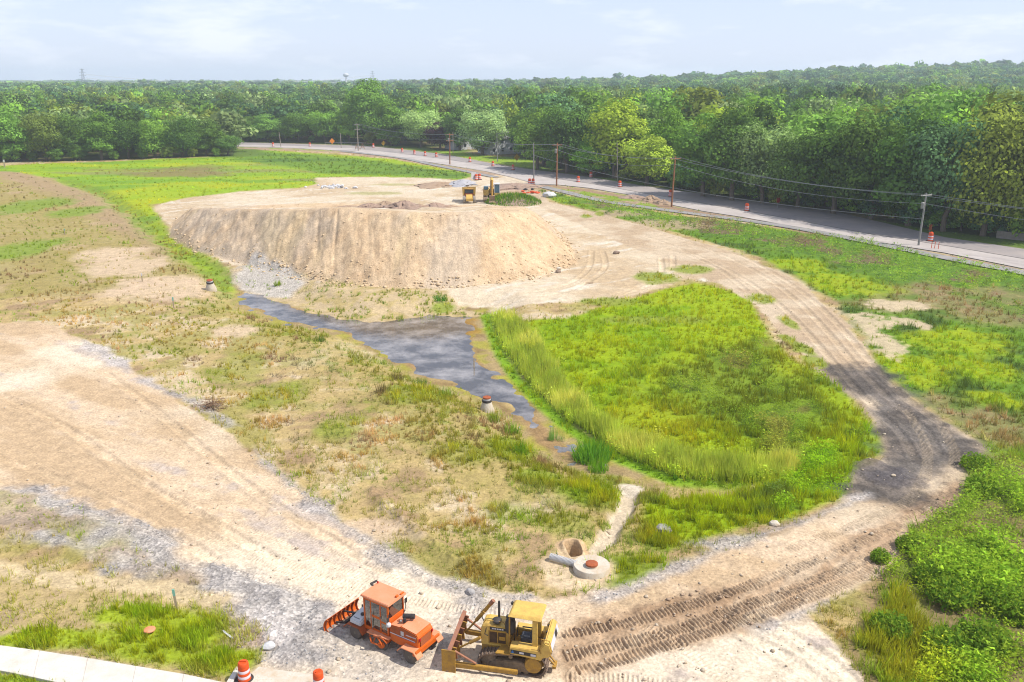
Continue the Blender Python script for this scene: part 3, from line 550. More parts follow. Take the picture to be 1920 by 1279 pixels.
class MB:
    """collects shapes for ONE mesh"""
    def __init__(s): s.v = []; s.f = []
    def add(s, vs, fs):
        n = len(s.v); s.v += [tuple(v) for v in vs]; s.f += [tuple(i + n for i in f) for f in fs]; return s
    def box(s, c, d, rz=0, ry=0, rx=0):
        R = Matrix.Rotation(rz, 3, 'Z') @ Matrix.Rotation(ry, 3, 'Y') @ Matrix.Rotation(rx, 3, 'X'); c = Vector(c)
        vs = [c + R @ Vector((sx * d[0] / 2, sy * d[1] / 2, sz * d[2] / 2)) for sx in (-1, 1) for sy in (-1, 1) for sz in (-1, 1)]
        return s.add(vs, [(0,1,3,2),(4,6,7,5),(0,4,5,1),(2,3,7,6),(0,2,6,4),(1,5,7,3)])
    def b2(s, x0, x1, y0, y1, z0, z1): return s.box(((x0+x1)/2,(y0+y1)/2,(z0+z1)/2),(x1-x0,y1-y0,z1-z0))
    def prism(s, prof, y0, y1):
        """profile in x,z extruded along y"""
        n = len(prof); vs = [(x, y0, z) for x, z in prof] + [(x, y1, z) for x, z in prof]
        return s.add(vs, [tuple(range(n)), tuple(range(2*n-1, n-1, -1))] + [(i, i+n, (i+1) % n + n, (i+1) % n) for i in range(n)])
    def rod(s, p, q, r0, r1=None, n=10, cap=True):
        p = Vector(p); q = Vector(q); r1 = r0 if r1 is None else r1; d = (q - p).normalized()
        a = d.orthogonal().normalized(); b = d.cross(a)
        vs = [p + (a * math.cos(t) + b * math.sin(t)) * r0 for t in [2*math.pi*i/n for i in range(n)]] + [q + (a * math.cos(t) + b * math.sin(t)) * r1 for t in [2*math.pi*i/n for i in range(n)]]
        fs = [(i, (i+1) % n, (i+1) % n + n, i+n) for i in range(n)]
        if cap: fs += [tuple(range(n-1, -1, -1)), tuple(range(n, 2*n))]
        return s.add(vs, fs)
    def tube(s, pts, r, n=6):
        for i in range(len(pts)-1): s.rod(pts[i], pts[i+1], r if not callable(r) else r(i/(len(pts)-1)), r if not callable(r) else r((i+1)/(len(pts)-1)), n)
        return s
    def lathe(s, prof, c=(0,0,0), n=24, axis='z'):
        vs = []; c = Vector(c)
        for r, h in prof:
            for i in range(n):
                t = 2*math.pi*i/n
                vs.append(c + (Vector((r*math.cos(t), r*math.sin(t), h)) if axis == 'z' else Vector((r*math.cos(t), h, r*math.sin(t)))))
        fs = [(k*n+i, k*n+(i+1) % n, (k+1)*n+(i+1) % n, (k+1)*n+i) for k in range(len(prof)-1) for i in range(n)]
        fs += [tuple(range(n-1, -1, -1)), tuple(range((len(prof)-1)*n, len(prof)*n))]
        return s.add(vs, fs)
    def lump(s, c, r, seed=0, n=2, rough=.25, flat=1.0):
        bm = bmesh.new(); bmesh.ops.create_icosphere(bm, subdivisions=n, radius=1); rr = random.Random(seed)
        a = [Vector((rr.gauss(0,1), rr.gauss(0,1), rr.gauss(0,1))).normalized() for _ in range(7)]; am = [rr.uniform(-rough, rough) for _ in a]
        vs = []
        for v in bm.verts:
            k = 1 + sum(m * max(0, v.co.normalized().dot(q))**3 for q, m in zip(a, am)) + rr.uniform(-rough, rough) * .25
            vs.append((c[0] + v.co.x*k*r[0], c[1] + v.co.y*k*r[1], c[2] + v.co.z*k*r[2]*flat))
        fs = [tuple(v.index for v in f.verts) for f in bm.faces]; bm.free(); return s.add(vs, fs)
    def build(s, name, mat, parent=None, bevel=0.0, smooth=False, loc=None):
        me = bpy.data.meshes.new(name); me.from_pydata(s.v, [], s.f); me.update()
        bm = bmesh.new(); bm.from_mesh(me); bmesh.ops.recalc_face_normals(bm, faces=bm.faces)
        if bevel:
            es = [e for e in bm.edges if len(e.link_faces) == 2 and e.calc_face_angle(0) > .6]
            bmesh.ops.bevel(bm, geom=es, offset=bevel, segments=2, affect='EDGES', clamp_overlap=True)
        bm.to_mesh(me); bm.free()
        if smooth:
            me.polygons.foreach_set('use_smooth', np.ones(len(me.polygons), bool)); me.set_sharp_from_angle(angle=.7)
        me.materials.append(mat); o = bpy.data.objects.new(name, me); C.objects.link(o)
        if parent: o.parent = parent
        if loc: o.location = loc
        return o
def tag(o, label=None, cat=None, group=None, kind=None):
    if label: o['label'] = label
    if cat: o['category'] = cat
    if group: o['group'] = group
    if kind: o['kind'] = kind
    return o
def thing(name, label, cat, loc=(0,0,0), rz=0, group=None):
    o = bpy.data.objects.new(name, None); C.objects.link(o); o.location = loc; o.rotation_euler = (0, 0, rz); o.empty_display_size = .3
    return tag(o, label, cat, group)
def dup(root, loc, rz=0, label=None, group=None, scale=None):
    r = root.copy(); C.objects.link(r); r.location = loc; r.rotation_euler = (0, 0, rz)
    if label: r['label'] = label
    if group: r['group'] = group
    if scale: r.scale = scale
    for ch in list(root.children):
        c = ch.copy(); C.objects.link(c); c.parent = r
        for g in list(ch.children):
            d = g.copy(); C.objects.link(d); d.parent = c
    return r
#@@GROUND
idx = np.arange(NR * NC, dtype=np.int32).reshape(NR, NC)
quads = np.stack([idx[:-1, :-1].ravel(), idx[:-1, 1:].ravel(), idx[1:, 1:].ravel(), idx[1:, :-1].ravel()], 1)
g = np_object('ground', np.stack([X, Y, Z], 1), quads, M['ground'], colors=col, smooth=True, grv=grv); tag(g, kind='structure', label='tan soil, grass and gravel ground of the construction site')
# interpolation of the finished sheet for placing things
YROWS = GY[:, 0]
def ground_at(x, y):
    """height of the finished ground sheet at a point"""
    j = int(np.clip(np.searchsorted(YROWS, y) - 1, 0, NR - 2)); zz = []
    for r in (j, j + 1):
        i = int(np.clip(np.searchsorted(GX[r], x) - 1, 0, NC - 2)); t = (x - GX[r, i]) / (GX[r, i+1] - GX[r, i]); zz.append(Z[r*NC+i] * (1 - t) + Z[r*NC+i+1] * t)
    t = (y - YROWS[j]) / (YROWS[j+1] - YROWS[j]); return float(zz[0] * (1 - t) + zz[1] * t)
def gp(u, v, dz=0.0):
    """ground point (with height) seen at a photo pixel: walks along the sight line to the first hit"""
    a = (u - 960) / CF; b = (639.5 - v) / CF; d = Vector((a, cP + b * sP, -sP + b * cP)); t = 20.0; last = t
    while t < 900:
        p = d * t
        if CH + p.z <= ground_at(p.x, p.y): break
        last = t; t += .25 + t * .004
    for _ in range(12):
        m_ = (last + t) / 2; p = d * m_
        if CH + p.z <= ground_at(p.x, p.y): t = m_
        else: last = m_
    p = d * t; return p.x, p.y, ground_at(p.x, p.y) + dz
# water, road sheets, path
def sheet(name, pts, z, mat, label, rows=None):
    if rows is not None:
        A, B = rows; n = len(A); V = [(x, y, z) for x, y in A] + [(x, y, z) for x, y in B]
        o = np_object(name, V, [(i, i+1, n+i+1, n+i) for i in range(n-1)], mat)
    else:
        mb = MB(); mb.add([(x, y, z) for x, y in pts], [tuple(range(len(pts)))]); o = mb.build(name, mat)
        if o.data.polygons[0].normal.z < 0: o.data.flip_normals()
    return tag(o, label, kind='structure')
sheet('water', WET, -.965, M['water'], 'shallow muddy water in the swale')
def resample(pts, n):
    p = np.asarray(pts, float); d = np.r_[0, np.cumsum(np.hypot(*np.diff(p, axis=0).T))]; t = np.linspace(0, d[-1], n)
    return np.stack([np.interp(t, d, p[:, 0]), np.interp(t, d, p[:, 1])], 1)
def match(a, us): a = np.array(a); return PX([(u, np.interp(u, a[:, 0], a[:, 1])) for u in us])
US = [440,500,548,600,657,700,738,780,819,860,912,960,1008,1046,1103,1175,1214,1259,1320,1392,1480,1566,1640,1700,1771,1850,1920,2050,2200]
RN, RM, RF = match(ROAD_NEAR, US), match(ROAD_MID, US), match(ROAD_FAR, US)
sheet('gravel_lane', None, .10, M['road_pale'], 'pale milled lane of the road under reconstruction', (RN, RM))
sheet('road', None, .104, M['road_dark'], 'grey asphalt lane of the road under the trees', (RM + (RM - RN) * .0 , RF))
def ribbon(c, w):
    t = np.gradient(c, axis=0); t /= np.hypot(t[:, 0], t[:, 1])[:, None]; n = np.stack([-t[:, 1], t[:, 0]], 1); return c + n * w / 2, c - n * w / 2
sheet('path', None, .13, M['asphalt'], 'narrow asphalt path beside the weeds', ribbon(smooth_path(PATH_C, 4), 2.6))
sheet('path', None, .13, M['asphalt'], 'narrow asphalt path along the far meadow', ribbon(smooth_path(PATH_L, 4), 2.4))
# edge step between the two lanes
mb = MB(); 
for i in range(len(RM) - 1):
    a, b = RM[i], RM[i+1]; mb.add([(a[0], a[1], .108), (b[0], b[1], .108), (b[0]+.25, b[1]+.15, .108), (a[0]+.25, a[1]+.15, .108)], [(0,1,2,3)])
tag(mb.build('road_seam', M['black']), 'dark seam between the two lanes', kind='structure')
#@@VEG
def scatter(name, sel, nb, hmul, wfac, mat, label, lean=.45, colvar=.22, leafy=False, minw=.55, tip=None, hmin=0.9, gain=1.55, tint=(1.18, .96, .9)):
    """sel: indices of ground vertices that carry a tuft"""
    n = len(sel); x = X[sel] + RNG.normal(0, .02, n); y = Y[sel]; z = Z[sel]
    dist = np.sqrt(y * y + (x) ** 2 + CH * CH); px = dist / 864.0
    h = vh[sel] * hmul * RNG.uniform(.55, 1.3, n) * (.75 + .6 * cluster[sel] if wfac != .06 else 1.0); h = np.maximum(h, px * hmin)
    base = vc[sel] * gain * (.82 + .36 * sst(-.5, .5, N3[sel] + .5 * N2[sel]))[:, None] * RNG.uniform(1 - colvar, 1 + colvar, (n, 1))
    base = base * (1 + RNG.normal(0, .05, (n, 3))) * np.array(tint)
    V = np.zeros((n, nb, 3, 3), f32); Cc = np.zeros((n, nb, 3, 3), f32)
    spread = np.maximum((.40 if leafy else .18) * h + .04, px * 1.0)
    for k in range(nb):
        a = RNG.uniform(0, 2 * np.pi, n); r = spread * np.sqrt(RNG.random(n)); bx = x + r * np.cos(a); by = y + r * np.sin(a)
        if leafy:
            zz_ = h * RNG.random(n) ** .7; s_ = np.maximum(wfac * h, px * .9) * RNG.uniform(.6, 1.4, n); c0_ = np.stack([bx * 1.0, by, z + zz_], 1)
            for j_ in range(3):
                dv_ = RNG.normal(size=(n, 3)); dv_ /= np.linalg.norm(dv_, axis=1)[:, None]; dv_[:, 2] *= .7; V[:, k, j_] = c0_ + dv_ * s_[:, None]
            Cc[:, k] = (base * RNG.uniform(.8, 1.2, (n, 1)))[:, None, :]; continue
        wd = np.maximum(wfac * h, px * minw) * RNG.uniform(.7, 1.3, n); t = RNG.uniform(0, np.pi, n)
        hh = h * RNG.uniform(.6, 1.15, n); la = RNG.uniform(0, 2 * np.pi, n); ll = hh * lean * RNG.random(n)
        V[:, k, 0] = np.stack([bx - wd / 2 * np.cos(t), by - wd / 2 * np.sin(t), z - .05], 1)
        V[:, k, 1] = np.stack([bx + wd / 2 * np.cos(t), by + wd / 2 * np.sin(t), z - .05], 1)
        V[:, k, 2] = np.stack([bx + ll * np.cos(la), by + ll * np.sin(la), z + hh], 1)
        c = base * RNG.uniform(.88, 1.12, (n, 1))
        Cc[:, k, 0] = c; Cc[:, k, 1] = c; Cc[:, k, 2] = c if tip is None else c * .5 + np.asarray(tip) * .5
    F = np.arange(n * nb * 3, dtype=np.int32).reshape(-1, 3)
    o = np_object(name, V.reshape(-1, 3), F, mat, colors=np.clip(Cc.reshape(-1, 3), .003, .85)); return tag(o, label, kind='stuff')
Vn = np.clip(veg, 0, 1); interior = (np.arange(NV) // NC > 6) & (np.arange(NV) // NC < NR - 40)
infr = interior & (Y < 330) & (wf < .5)
cluster = sst(-.35, .35, N3 + .5 * N4)
pr = RNG.random(NV)
isreed = (vh > .9) & (sdf(REED, X, Y, 3) > -.2)
tall = (vh > .62) & ~isreed
sparse = (Vn < .72) & ~tall & ~isreed
lush = ~sparse & ~tall & ~isreed
dsel = lambda m, p: np.nonzero(m & infr & (pr < p))[0]
scatter('reeds', dsel(isreed, .17 * Vn), 9, 1.0, .06, M['grass'], 'tall feathery reeds on the bank beside the swale', .45, .13, gain=2.7, tip=S(196, 206, 104))
scatter('grass', dsel(lush, .10 * Vn * (.35 + 1.0 * cluster)), 8, .95, .085, M['grass'], 'bright yellow green meadow grass', .7, .32)
scatter('weeds', dsel(tall, .13 * Vn * (.2 + 1.2 * cluster)), 16, .95, .10, M['grass'], 'tall rank weeds', .8, .30, leafy=True, gain=1.9, tint=(1.06, .98, .95))
scatter('dry_grass', dsel(sparse & (Vn > .03), .085 * Vn * (0.25 + 1.2 * cluster)), 5, .95, .10, M['grass'], 'thin dry grass on bare soil', .9, .22, gain=1.7, tint=(1.0, 1.0, 1.0))
#@@REST
# ------------------------------------------------------------------ trees
def crown_arrays(seed, nl, lpl, leaf, kind='round'):
    """leaf faces of a crown for a tree of height 1; returns V (n,4,3), colour factor (n)"""
    r = np.random.default_rng(seed); Vs = []; Cs = []
    for i in range(nl):
        for _ in range(50):
            d = r.normal(size=3); d /= np.linalg.norm(d)
            if kind == 'tall': R = np.array([.21, .21, .44]); cz = .55; lo = -.95
            elif kind == 'wide': R = np.array([.38, .38, .42]); cz = .53; lo = -.95
            elif kind == 'shrub': R = np.array([.55, .55, .46]); cz = .50; lo = -.9
            elif kind == 'cone': R = np.array([.22, .22, .46]); cz = .52; lo = -1
            else: R = np.array([.30, .30, .44]); cz = .52; lo = -.95
            if d[2] > lo: break
        q = r.uniform(.45, .92) if i > nl // 6 else r.uniform(.0, .45)
        c = d * R * q; 
        if kind == 'cone': c[:2] *= np.clip(1.05 - (c[2] / R[2] * .5 + .5), .12, 1)
        lr = r.uniform(.085, .155) * (1.25 if kind in ('wide', 'shrub') else 1.0) * (.7 if kind == 'cone' else 1)
        if kind == 'wide' and d[2] < 0: c[2] *= .9
        c[2] += cz
        m = lpl; dd = r.normal(size=(m, 3)); dd[:, 2] = dd[:, 2] * .8 + .25; dd /= np.linalg.norm(dd, axis=1)[:, None]
        p = c + dd * lr * (1.1 - .5 * r.random((m, 1)) ** 1.8) * np.array([1.1, 1.1, .8])
        nrm = dd + r.normal(0, .33, (m, 3)) + np.array([0, 0, .2]); nrm /= np.linalg.norm(nrm, axis=1)[:, None]
        a = np.cross(nrm, r.normal(size=(m, 3))); a /= np.linalg.norm(a, axis=1)[:, None]; b = np.cross(nrm, a)
        s = leaf * r.uniform(.6, 1.35, (m, 1)); e = s * r.uniform(.5, .9, (m, 1))
        Vs.append(np.stack([p - a * s, p - b * e, p + a * s, p + b * e], 1)); lob = r.uniform(.66, 1.34)
        Cs.append(lob * r.uniform(.88, 1.14, m))
    return np.concatenate(Vs), np.concatenate(Cs)
def crown_object(name, seed, nl, lpl, leaf, kind, tipc=(1.15, 1.12, .75)):
    V, cf = crown_arrays(seed, nl, lpl, leaf, kind); n = len(V)
    r = np.random.default_rng(seed + 99)
    c = np.repeat(cf[:, None] * np.array([1, 1, 1]), 4, 0).reshape(n, 4, 3); yel = (r.random(n) < .08)[:, None, None]
    c = np.where(yel, c * np.array(tipc), c)
    return np_object(name, V.reshape(-1, 3), np.arange(n * 4, dtype=np.int32).reshape(-1, 4), M['leaf'], colors=c.reshape(-1, 3))
def trunk_mb(seed, kind):
    r = random.Random(seed); mb = MB(); h = .62 if kind != 'wide' else .55; r0 = .022
    pts = [Vector((0, 0, -.03))]
    for k in range(1, 6): pts.append(Vector((r.gauss(0, .008) * k, r.gauss(0, .008) * k, h * k / 5)))
    mb.tube(pts, lambda t: r0 * (1.25 - t), 8)
    for k in range(6):
        b = pts[2 + k % 3]; a = r.uniform(0, 6.28); l = r.uniform(.14, .27)
        e = b + Vector((math.cos(a) * l, math.sin(a) * l, l * r.uniform(.6, 1.1))); mid_ = (b + e) / 2 + Vector((0, 0, .02))
        mb.tube([b, mid_, e], lambda t: r0 * (.55 - .4 * t), 6)
    return mb
VARI = {}
def make_variant(key, seed, nl, lpl, leaf, kind):
    root = thing('tree', 'green tree', 'tree'); cr_ = crown_object('crown', seed, nl, lpl, leaf, kind); cr_.parent = root
    trunk_mb(seed, kind).build('trunk', M['bark'], root, smooth=True); VARI[key] = root; root.location = (0, -500, -200); return root
for i in range(4):
    make_variant(('hd', i), 100 + i, 58, 240, .0155, ('round', 'wide', 'round', 'wide')[i])
for i in range(5):
    make_variant(('ld', i), 200 + i, 44, 95, .024, ('round', 'wide', 'round', 'tall', 'wide')[i])
make_variant(('hd', 'tall'), 300, 52, 200, .0150, 'tall'); make_variant(('ld', 'cone'), 301, 60, 70, .020, 'cone'); make_variant(('hd', 'shrub'), 302, 40, 160, .030, 'shrub')
USED = set(); TREES = []
def leafc(r, g, b, k=2.1): return tuple(float(q) for q in S(r, g, b) * 1.0)
TC = dict(dark=(80, 106, 46), mid=(106, 138, 56), yellow=(132, 152, 52), pale=(138, 158, 96), grey=(120, 142, 86), maroon=(64, 46, 48), bright=(116, 154, 54), blue=(80, 112, 70), olive=(116, 130, 54))
LEAFK = 2.2
def put_tree(key, x, y, h, w, colour, label, group, name='tree'):
    """h height in metres, w crown width over the variant's own"""
    src = VARI[key]; z = ground_at(x, y); rz = random.uniform(0, 6.28)
    if key not in USED: o = src; USED.add(key); o.location = (x, y, z); o.rotation_euler = (0, 0, rz)
    else: o = dup(src, (x, y, z), rz)
    o.name = name; o.scale = (h * w, h * w, h); tag(o, label, 'shrub' if 'shrub' in name else 'tree', group)
    if 'group' in o and group is None: del o['group']
    c = TC[colour] if isinstance(colour, str) else colour; j = random.uniform(.78, 1.25)
    cc = S(*c) * LEAFK * j
    for ch in o.children:
        if ch.name.startswith('crown'): ch.color = (float(cc[0]) * random.uniform(.92, 1.08), float(cc[1]), float(cc[2]) * random.uniform(.85, 1.15), 1)
    TREES.append((x, y, h)); return o
def px_tree(u, vb, vt, wpx, key, colour, label, name='tree'):
    """a tree whose foot is seen at (u, vb) and top at vt"""
    x, y = at(u, vb); dep = y * cP + CH * sP
    a = (639.5 - vt) / CF; h = CH + y * (-sP + a * cP) / (cP + a * sP)
    kind_w = {'tall': .50, 'cone': .44, 'shrub': 1.15}.get(key[1], .70 if key[1] in (0, 2) else .86)
    if key[0] == 'ld' and key[1] == 3: kind_w = .5
    w = (wpx / CF * dep) / (h * kind_w)
    return put_tree(key, x, y, h, w, colour, label, None, name)
HD = lambda i: ('hd', i)
FRONT = [
 (1008,318,205,90,HD(0),'mid','mid green tree right behind the tall grey metal-topped pole at the site entrance'),
 (1062,325,182,120,HD(1),'dark','broad dark green tree behind the brown crossarm pole'),
 (1112,330,258,85,HD(0),'bright','low bright green tree at the roadside right of the brown crossarm pole'),
 (1152,333,176,95,('hd','tall'),'yellow','tall yellow green maple standing above the low roadside tree'),
 (1212,346,232,105,HD(2),'yellow','yellow green conical tree at the roadside left of the pale crossarm pole'),
 (1246,338,200,80,HD(0),'bright','leafy bright green tree behind the yellow green conical tree'),
 (1318,369,204,120,HD(2),'mid','dense mid green tree right of the pale crossarm pole'),
 (1372,376,192,125,HD(0),'dark','dark green tree with a pale bare trunk foot near the stop sign'),
 (1428,382,212,130,HD(1),'grey','grey green willowy tree with drooping rounded lobes'),
 (1494,390,228,125,HD(3),'dark','dark spreading tree directly behind the red sign'),
 (1562,401,212,165,HD(1),'dark','broad dark maple with yellowish top right of the red sign'),
 (1632,411,196,165,HD(3),'dark','tall dark maple in the middle of the shaded roadside row'),
 (1702,424,204,160,HD(0),'dark','dark rounded maple left of the leaning grey pole'),
 (1768,434,192,170,HD(1),'blue','massive dark maple right behind the leaning grey pole'),
 (1842,442,180,180,HD(3),'olive','huge olive green maple beside the white fence'),
 (1925,447,182,180,HD(1),'olive','huge yellow tinged maple cut by the right edge'),
 (1906,446,335,75,('hd','shrub'),'yellow','small yellow green bush in front of the white fence'),
 (984,297,206,66,HD(0),'mid','mid green tree beside the white house on the lawn'),
 (905,291,192,95,HD(1),'pale','pale green tree rising behind the small lawn tree'),
 (903,289,238,56,HD(2),'pale','small pale rounded tree on the lawn in front of the house'),
 (862,282,200,70,HD(0),'dark','dark green tree left of the white house'),
 (826,280,226,62,HD(2),'maroon','dark maroon leaved tree beside the road bend'),
 (790,276,196,84,HD(1),'pale','whitish green tree left of the maroon tree'),
 (735,273,186,80,HD(0),'mid','mid green tree behind the leaning bare pole'),
 (690,269,142,70,('hd','tall'),'mid','tallest spreading tree breaking the skyline'),
 (655,268.5,196,60,HD(0),'bright','bright green tree behind the crossarm pole by the far road'),
 (610,268,200,70,HD(1),'mid','mid green rounded tree at the far road edge'),
 (560,267,206,70,HD(3),'dark','dark green tree behind the two thin leaning poles'),
 (505,266,214,66,HD(0),'mid','mid green tree where the road leaves behind the wood'),
 (462,265,205,60,HD(2),'dark','dark green tree at the far end of the visible road'),
 (428,291.5,248,56,HD(1),'dark','low dark rounded tree at the right tip of the meadow wood'),
 (388,292,222,72,HD(0),'dark','dark green tree second from the right tip of the meadow wood'),
 (342,295,208,78,HD(3),'dark','dark tree in the middle of the meadow wood edge'),
 (292,297,206,76,HD(2),'mid','mid green tree at the meadow wood edge with pale trunks'),
 (242,298,212,74,HD(1),'dark','shaded broad tree at the meadow wood edge'),
 (192,300,206,78,HD(0),'mid','lighter green tree at the meadow wood edge near the left'),
 (150,301,262,46,HD(2),'mid','short round tree standing before the taller meadow wood edge'),
 (140,300,204,76,HD(3),'dark','dark tree behind the short round tree of the wood edge'),
 (88,302,200,84,HD(1),'olive','olive green tree with a pale leaning trunk near the left edge'),
 (34,303,202,84,HD(0),'mid','mid green tree at the far left of the meadow wood'),
 (20,304,268,40,('hd','shrub'),'mid','low round shrub at the left end of the meadow wood'),
 (-30,304,200,84,HD(3),'dark','dark tree cut by the left edge of the picture'),
]
for (u, vb, vt, wpx, key, colour, label) in FRONT:
    px_tree(u, vb, vt, wpx, key, colour, label, 'shrub' if 'shrub' in label or 'bush' in label else 'tree')
# low scrub along the wood edges
k = 0
for (us, lab, grp) in (((470,515,590,640,700,745), 'low green roadside scrub below the far wood', 'scrub bushes along the far road'), ((60,110,215,265,318,365,408), 'low leafy bush at the foot of the meadow wood', 'bushes at the foot of the meadow wood'), ((1180,1275,1345,1460,1040,1095), 'dark bush under the roadside trees', 'bushes under the roadside trees')):
    for u in us:
        vb = np.interp(u, [q[0] for q in FOREST_LINE], [q[1] for q in FOREST_LINE]) + .8; x, y = at(u + random.uniform(-6, 6), vb); hh = random.uniform(3, 5.5)
        put_tree(('hd', 'shrub'), x, y, hh, random.uniform(.8, 1.3), random.choice(['dark', 'mid', 'olive']), lab, grp, 'shrub')
for u in np.arange(1090, 1990, 34):  # row of bushes added to block the light between the roadside trunks
    vb = np.interp(u, [q[0] for q in FOREST_LINE], [q[1] for q in FOREST_LINE]) - 4.5; x, y = at(u + random.uniform(-9, 9), vb); hh = random.uniform(4, 7)
    put_tree(('hd', 'shrub'), x, y, hh, random.uniform(.9, 1.5), random.choice(['dark', 'blue', 'mid']), 'added bush blocking the light between the trunks of the roadside row', 'added light-blocking bushes behind the roadside trees', 'shrub')
# everything behind: the wood, nearest trees as trees of their own
cand = []
HOUSES = [at(945, 281), at(868, 273), at(1246, 300)]
def clear(x, y, d):
    return all((x - a) ** 2 + (y - b) ** 2 > d * d for a, b, _ in TREES)
rr = random.Random(5)
y = 150.0
while y < 640:
    sp = 8.2 + y * .004; x = -y * .70 - 12
    while x < y * .70 + 12:
        px_, py_ = x + rr.uniform(-.4, .4) * sp, y + rr.uniform(-.4, .4) * sp
        cand.append((px_, py_)); x += sp
    y += sp * .95
ca = np.array(cand); okm = beyond_line(ca[:, 0], ca[:, 1]) & (sdf(ROAD, ca[:, 0], ca[:, 1], 10) < -6) & (sdf(LAWN, ca[:, 0], ca[:, 1], 10) < -1)
cand = [tuple(p) for p in ca[okm] if all(math.hypot(p[0] - h[0], p[1] - h[1]) > 9 for h in HOUSES)]
cand = [p for p in cand if clear(p[0], p[1], 6.2)]
cand.sort(key=lambda p: p[1] + .15 * abs(p[0]))
NIND = 235
kinds = [('ld', 0), ('ld', 1), ('ld', 2), ('ld', 3), ('ld', 4)]
nwood = 0; rest = []
for (px_, py_) in cand:
    h = rr.choice([rr.uniform(10, 15), rr.uniform(14, 20), rr.uniform(16, 24)]) if px_ > 0 else rr.uniform(10.5, 20)
    if px_ < -60 and py_ < 420: h = rr.uniform(11.5, 17.5)
    cn_ = rr.choices(['dark', 'mid', 'bright', 'olive', 'blue', 'pale', 'yellow', 'grey'], [4, 6, 2, 3, 3, .6, .6, 1])[0]
    if nwood < NIND:
        key = rr.choices(kinds, [4, 4, 4, 1.5, 4])[0] if rr.random() > .03 else ('ld', 'cone')
        left = px_ < -60 and py_ < 420 and px_ / py_ < -.30
        lab = '%s tree %s' % ({'dark': 'dark green', 'mid': 'mid green', 'bright': 'fresh green', 'olive': 'olive green', 'blue': 'bluish green', 'pale': 'pale green', 'yellow': 'yellow green', 'grey': 'grey green'}[cn_], 'inside the wood left of the meadow' if left else 'inside the wood beyond the road')
        put_tree(key, px_, py_, h, rr.uniform(.8, 1.45) * (1.2 if h < 15 else 1), cn_, lab, lab.replace('tree', 'trees', 1)); nwood += 1
    else: rest.append((px_, py_, h, rr.uniform(10, 15.5), cn_))
# distant wood: one mass
y = 640.0
while y < 4800:
    r_ = 1 + y * .0005; sx = 7.5 + y * .0055; x = -y * .72
    while x < y * .72:
        if True:
            rest.append((x + rr.uniform(-.5, .5) * sx, y + rr.uniform(-.5, .5) * y * .012, rr.uniform(9, 21) * (1 + .10 * rr.gauss(0, 1)), sx * rr.uniform(.8, 1.9), rr.choices(['dark', 'mid', 'bright', 'olive', 'blue', 'grey'], [5, 5, 1, 2, 6, 2])[0]))
        x += sx
    y += max(9.5, y * (.0125 if y < 1600 else .03))
def wood(trees):
    protoN = [crown_arrays(400 + i, 26, 16, .054, 'round' if i % 2 else 'wide') for i in range(5)]
    protoM = [crown_arrays(440 + i, 30, 26, .042, 'round' if i % 2 else 'wide') for i in range(6)]
    protoF = [crown_arrays(420 + i, 17, 5, .125, 'wide') for i in range(5)]
    A = np.array([(t[0], t[1], t[2], t[3]) for t in trees]); zz = terrain(A[:, 0], A[:, 1]); stand = .5 + .5 * fbm(A[:, 0], A[:, 1] * .5, 90, 3, 70); Vl = []; Cl = []
    for k, t in enumerate(trees):
        V, cf = (protoM if t[1] < 680 else protoN if t[1] < 1300 else protoF)[k % 5]; a = rr.uniform(0, 6.28); ca_, sa_ = math.cos(a), math.sin(a); w_ = t[3] / .72
        q = V.copy(); x_ = q[..., 0] * ca_ - q[..., 1] * sa_; y_ = q[..., 0] * sa_ + q[..., 1] * ca_
        Vl.append(np.stack([x_ * w_ + t[0], y_ * w_ + t[1], q[..., 2] * t[2] + zz[k]], -1).astype(f32))
        c = S(*TC[t[4]]) * 1.8 * rr.uniform(.75, 1.25) * (.8 + .45 * float(stand[k])); Cl.append(np.repeat((cf[:, None] * c)[:, None, :], 4, 1).astype(f32))
    V = np.concatenate(Vl).reshape(-1, 3); c = np.concatenate(Cl).reshape(-1, 3)
    o = np_object('forest', V, np.arange(len(V), dtype=np.int32).reshape(-1, 4), M['forest'], colors=np.clip(c, .003, .6)); tag(o, 'distant wood stretching to the horizon', kind='stuff')
wood(rest)
for kx, o in list(VARI.items()):
    if kx not in USED:
        for ch in list(o.children): bpy.data.objects.remove(ch)
        bpy.data.objects.remove(o)
print('trees', len(TREES), 'far', len(rest), time.time() - T00)
# ------------------------------------------------------------------ machines
R = math.radians
def wheel(root, name, c, r, w, rimr, tread=True):
    """axle along local y"""
    t = MB().lathe([(r*.62, -w/2), (r*.9, -w/2), (r, -w*.36), (r, w*.36), (r*.9, w/2), (r*.62, w/2)], (0,0,0), 24, 'y').build(name, M['tyre'], root, smooth=True, loc=c)
    rm = MB().lathe([(rimr*.35, -w*.5), (rimr*.4, -w*.40), (rimr*.9, -w*.34), (rimr, -w*.50), (rimr, w*.50), (rimr*.9, w*.34), (rimr*.4, w*.40), (rimr*.35, w*.5)], (0,0,0), 20, 'y')
    for k in range(6):
        a = k*math.pi/3; 
        for s in (-1, 1): rm.rod((rimr*.62*math.cos(a), s*w*.33, rimr*.62*math.sin(a)), (rimr*.62*math.cos(a), s*w*.42, rimr*.62*math.sin(a)), .022, n=6)
    rm.build('rim', M['rim'], t, smooth=True); return t
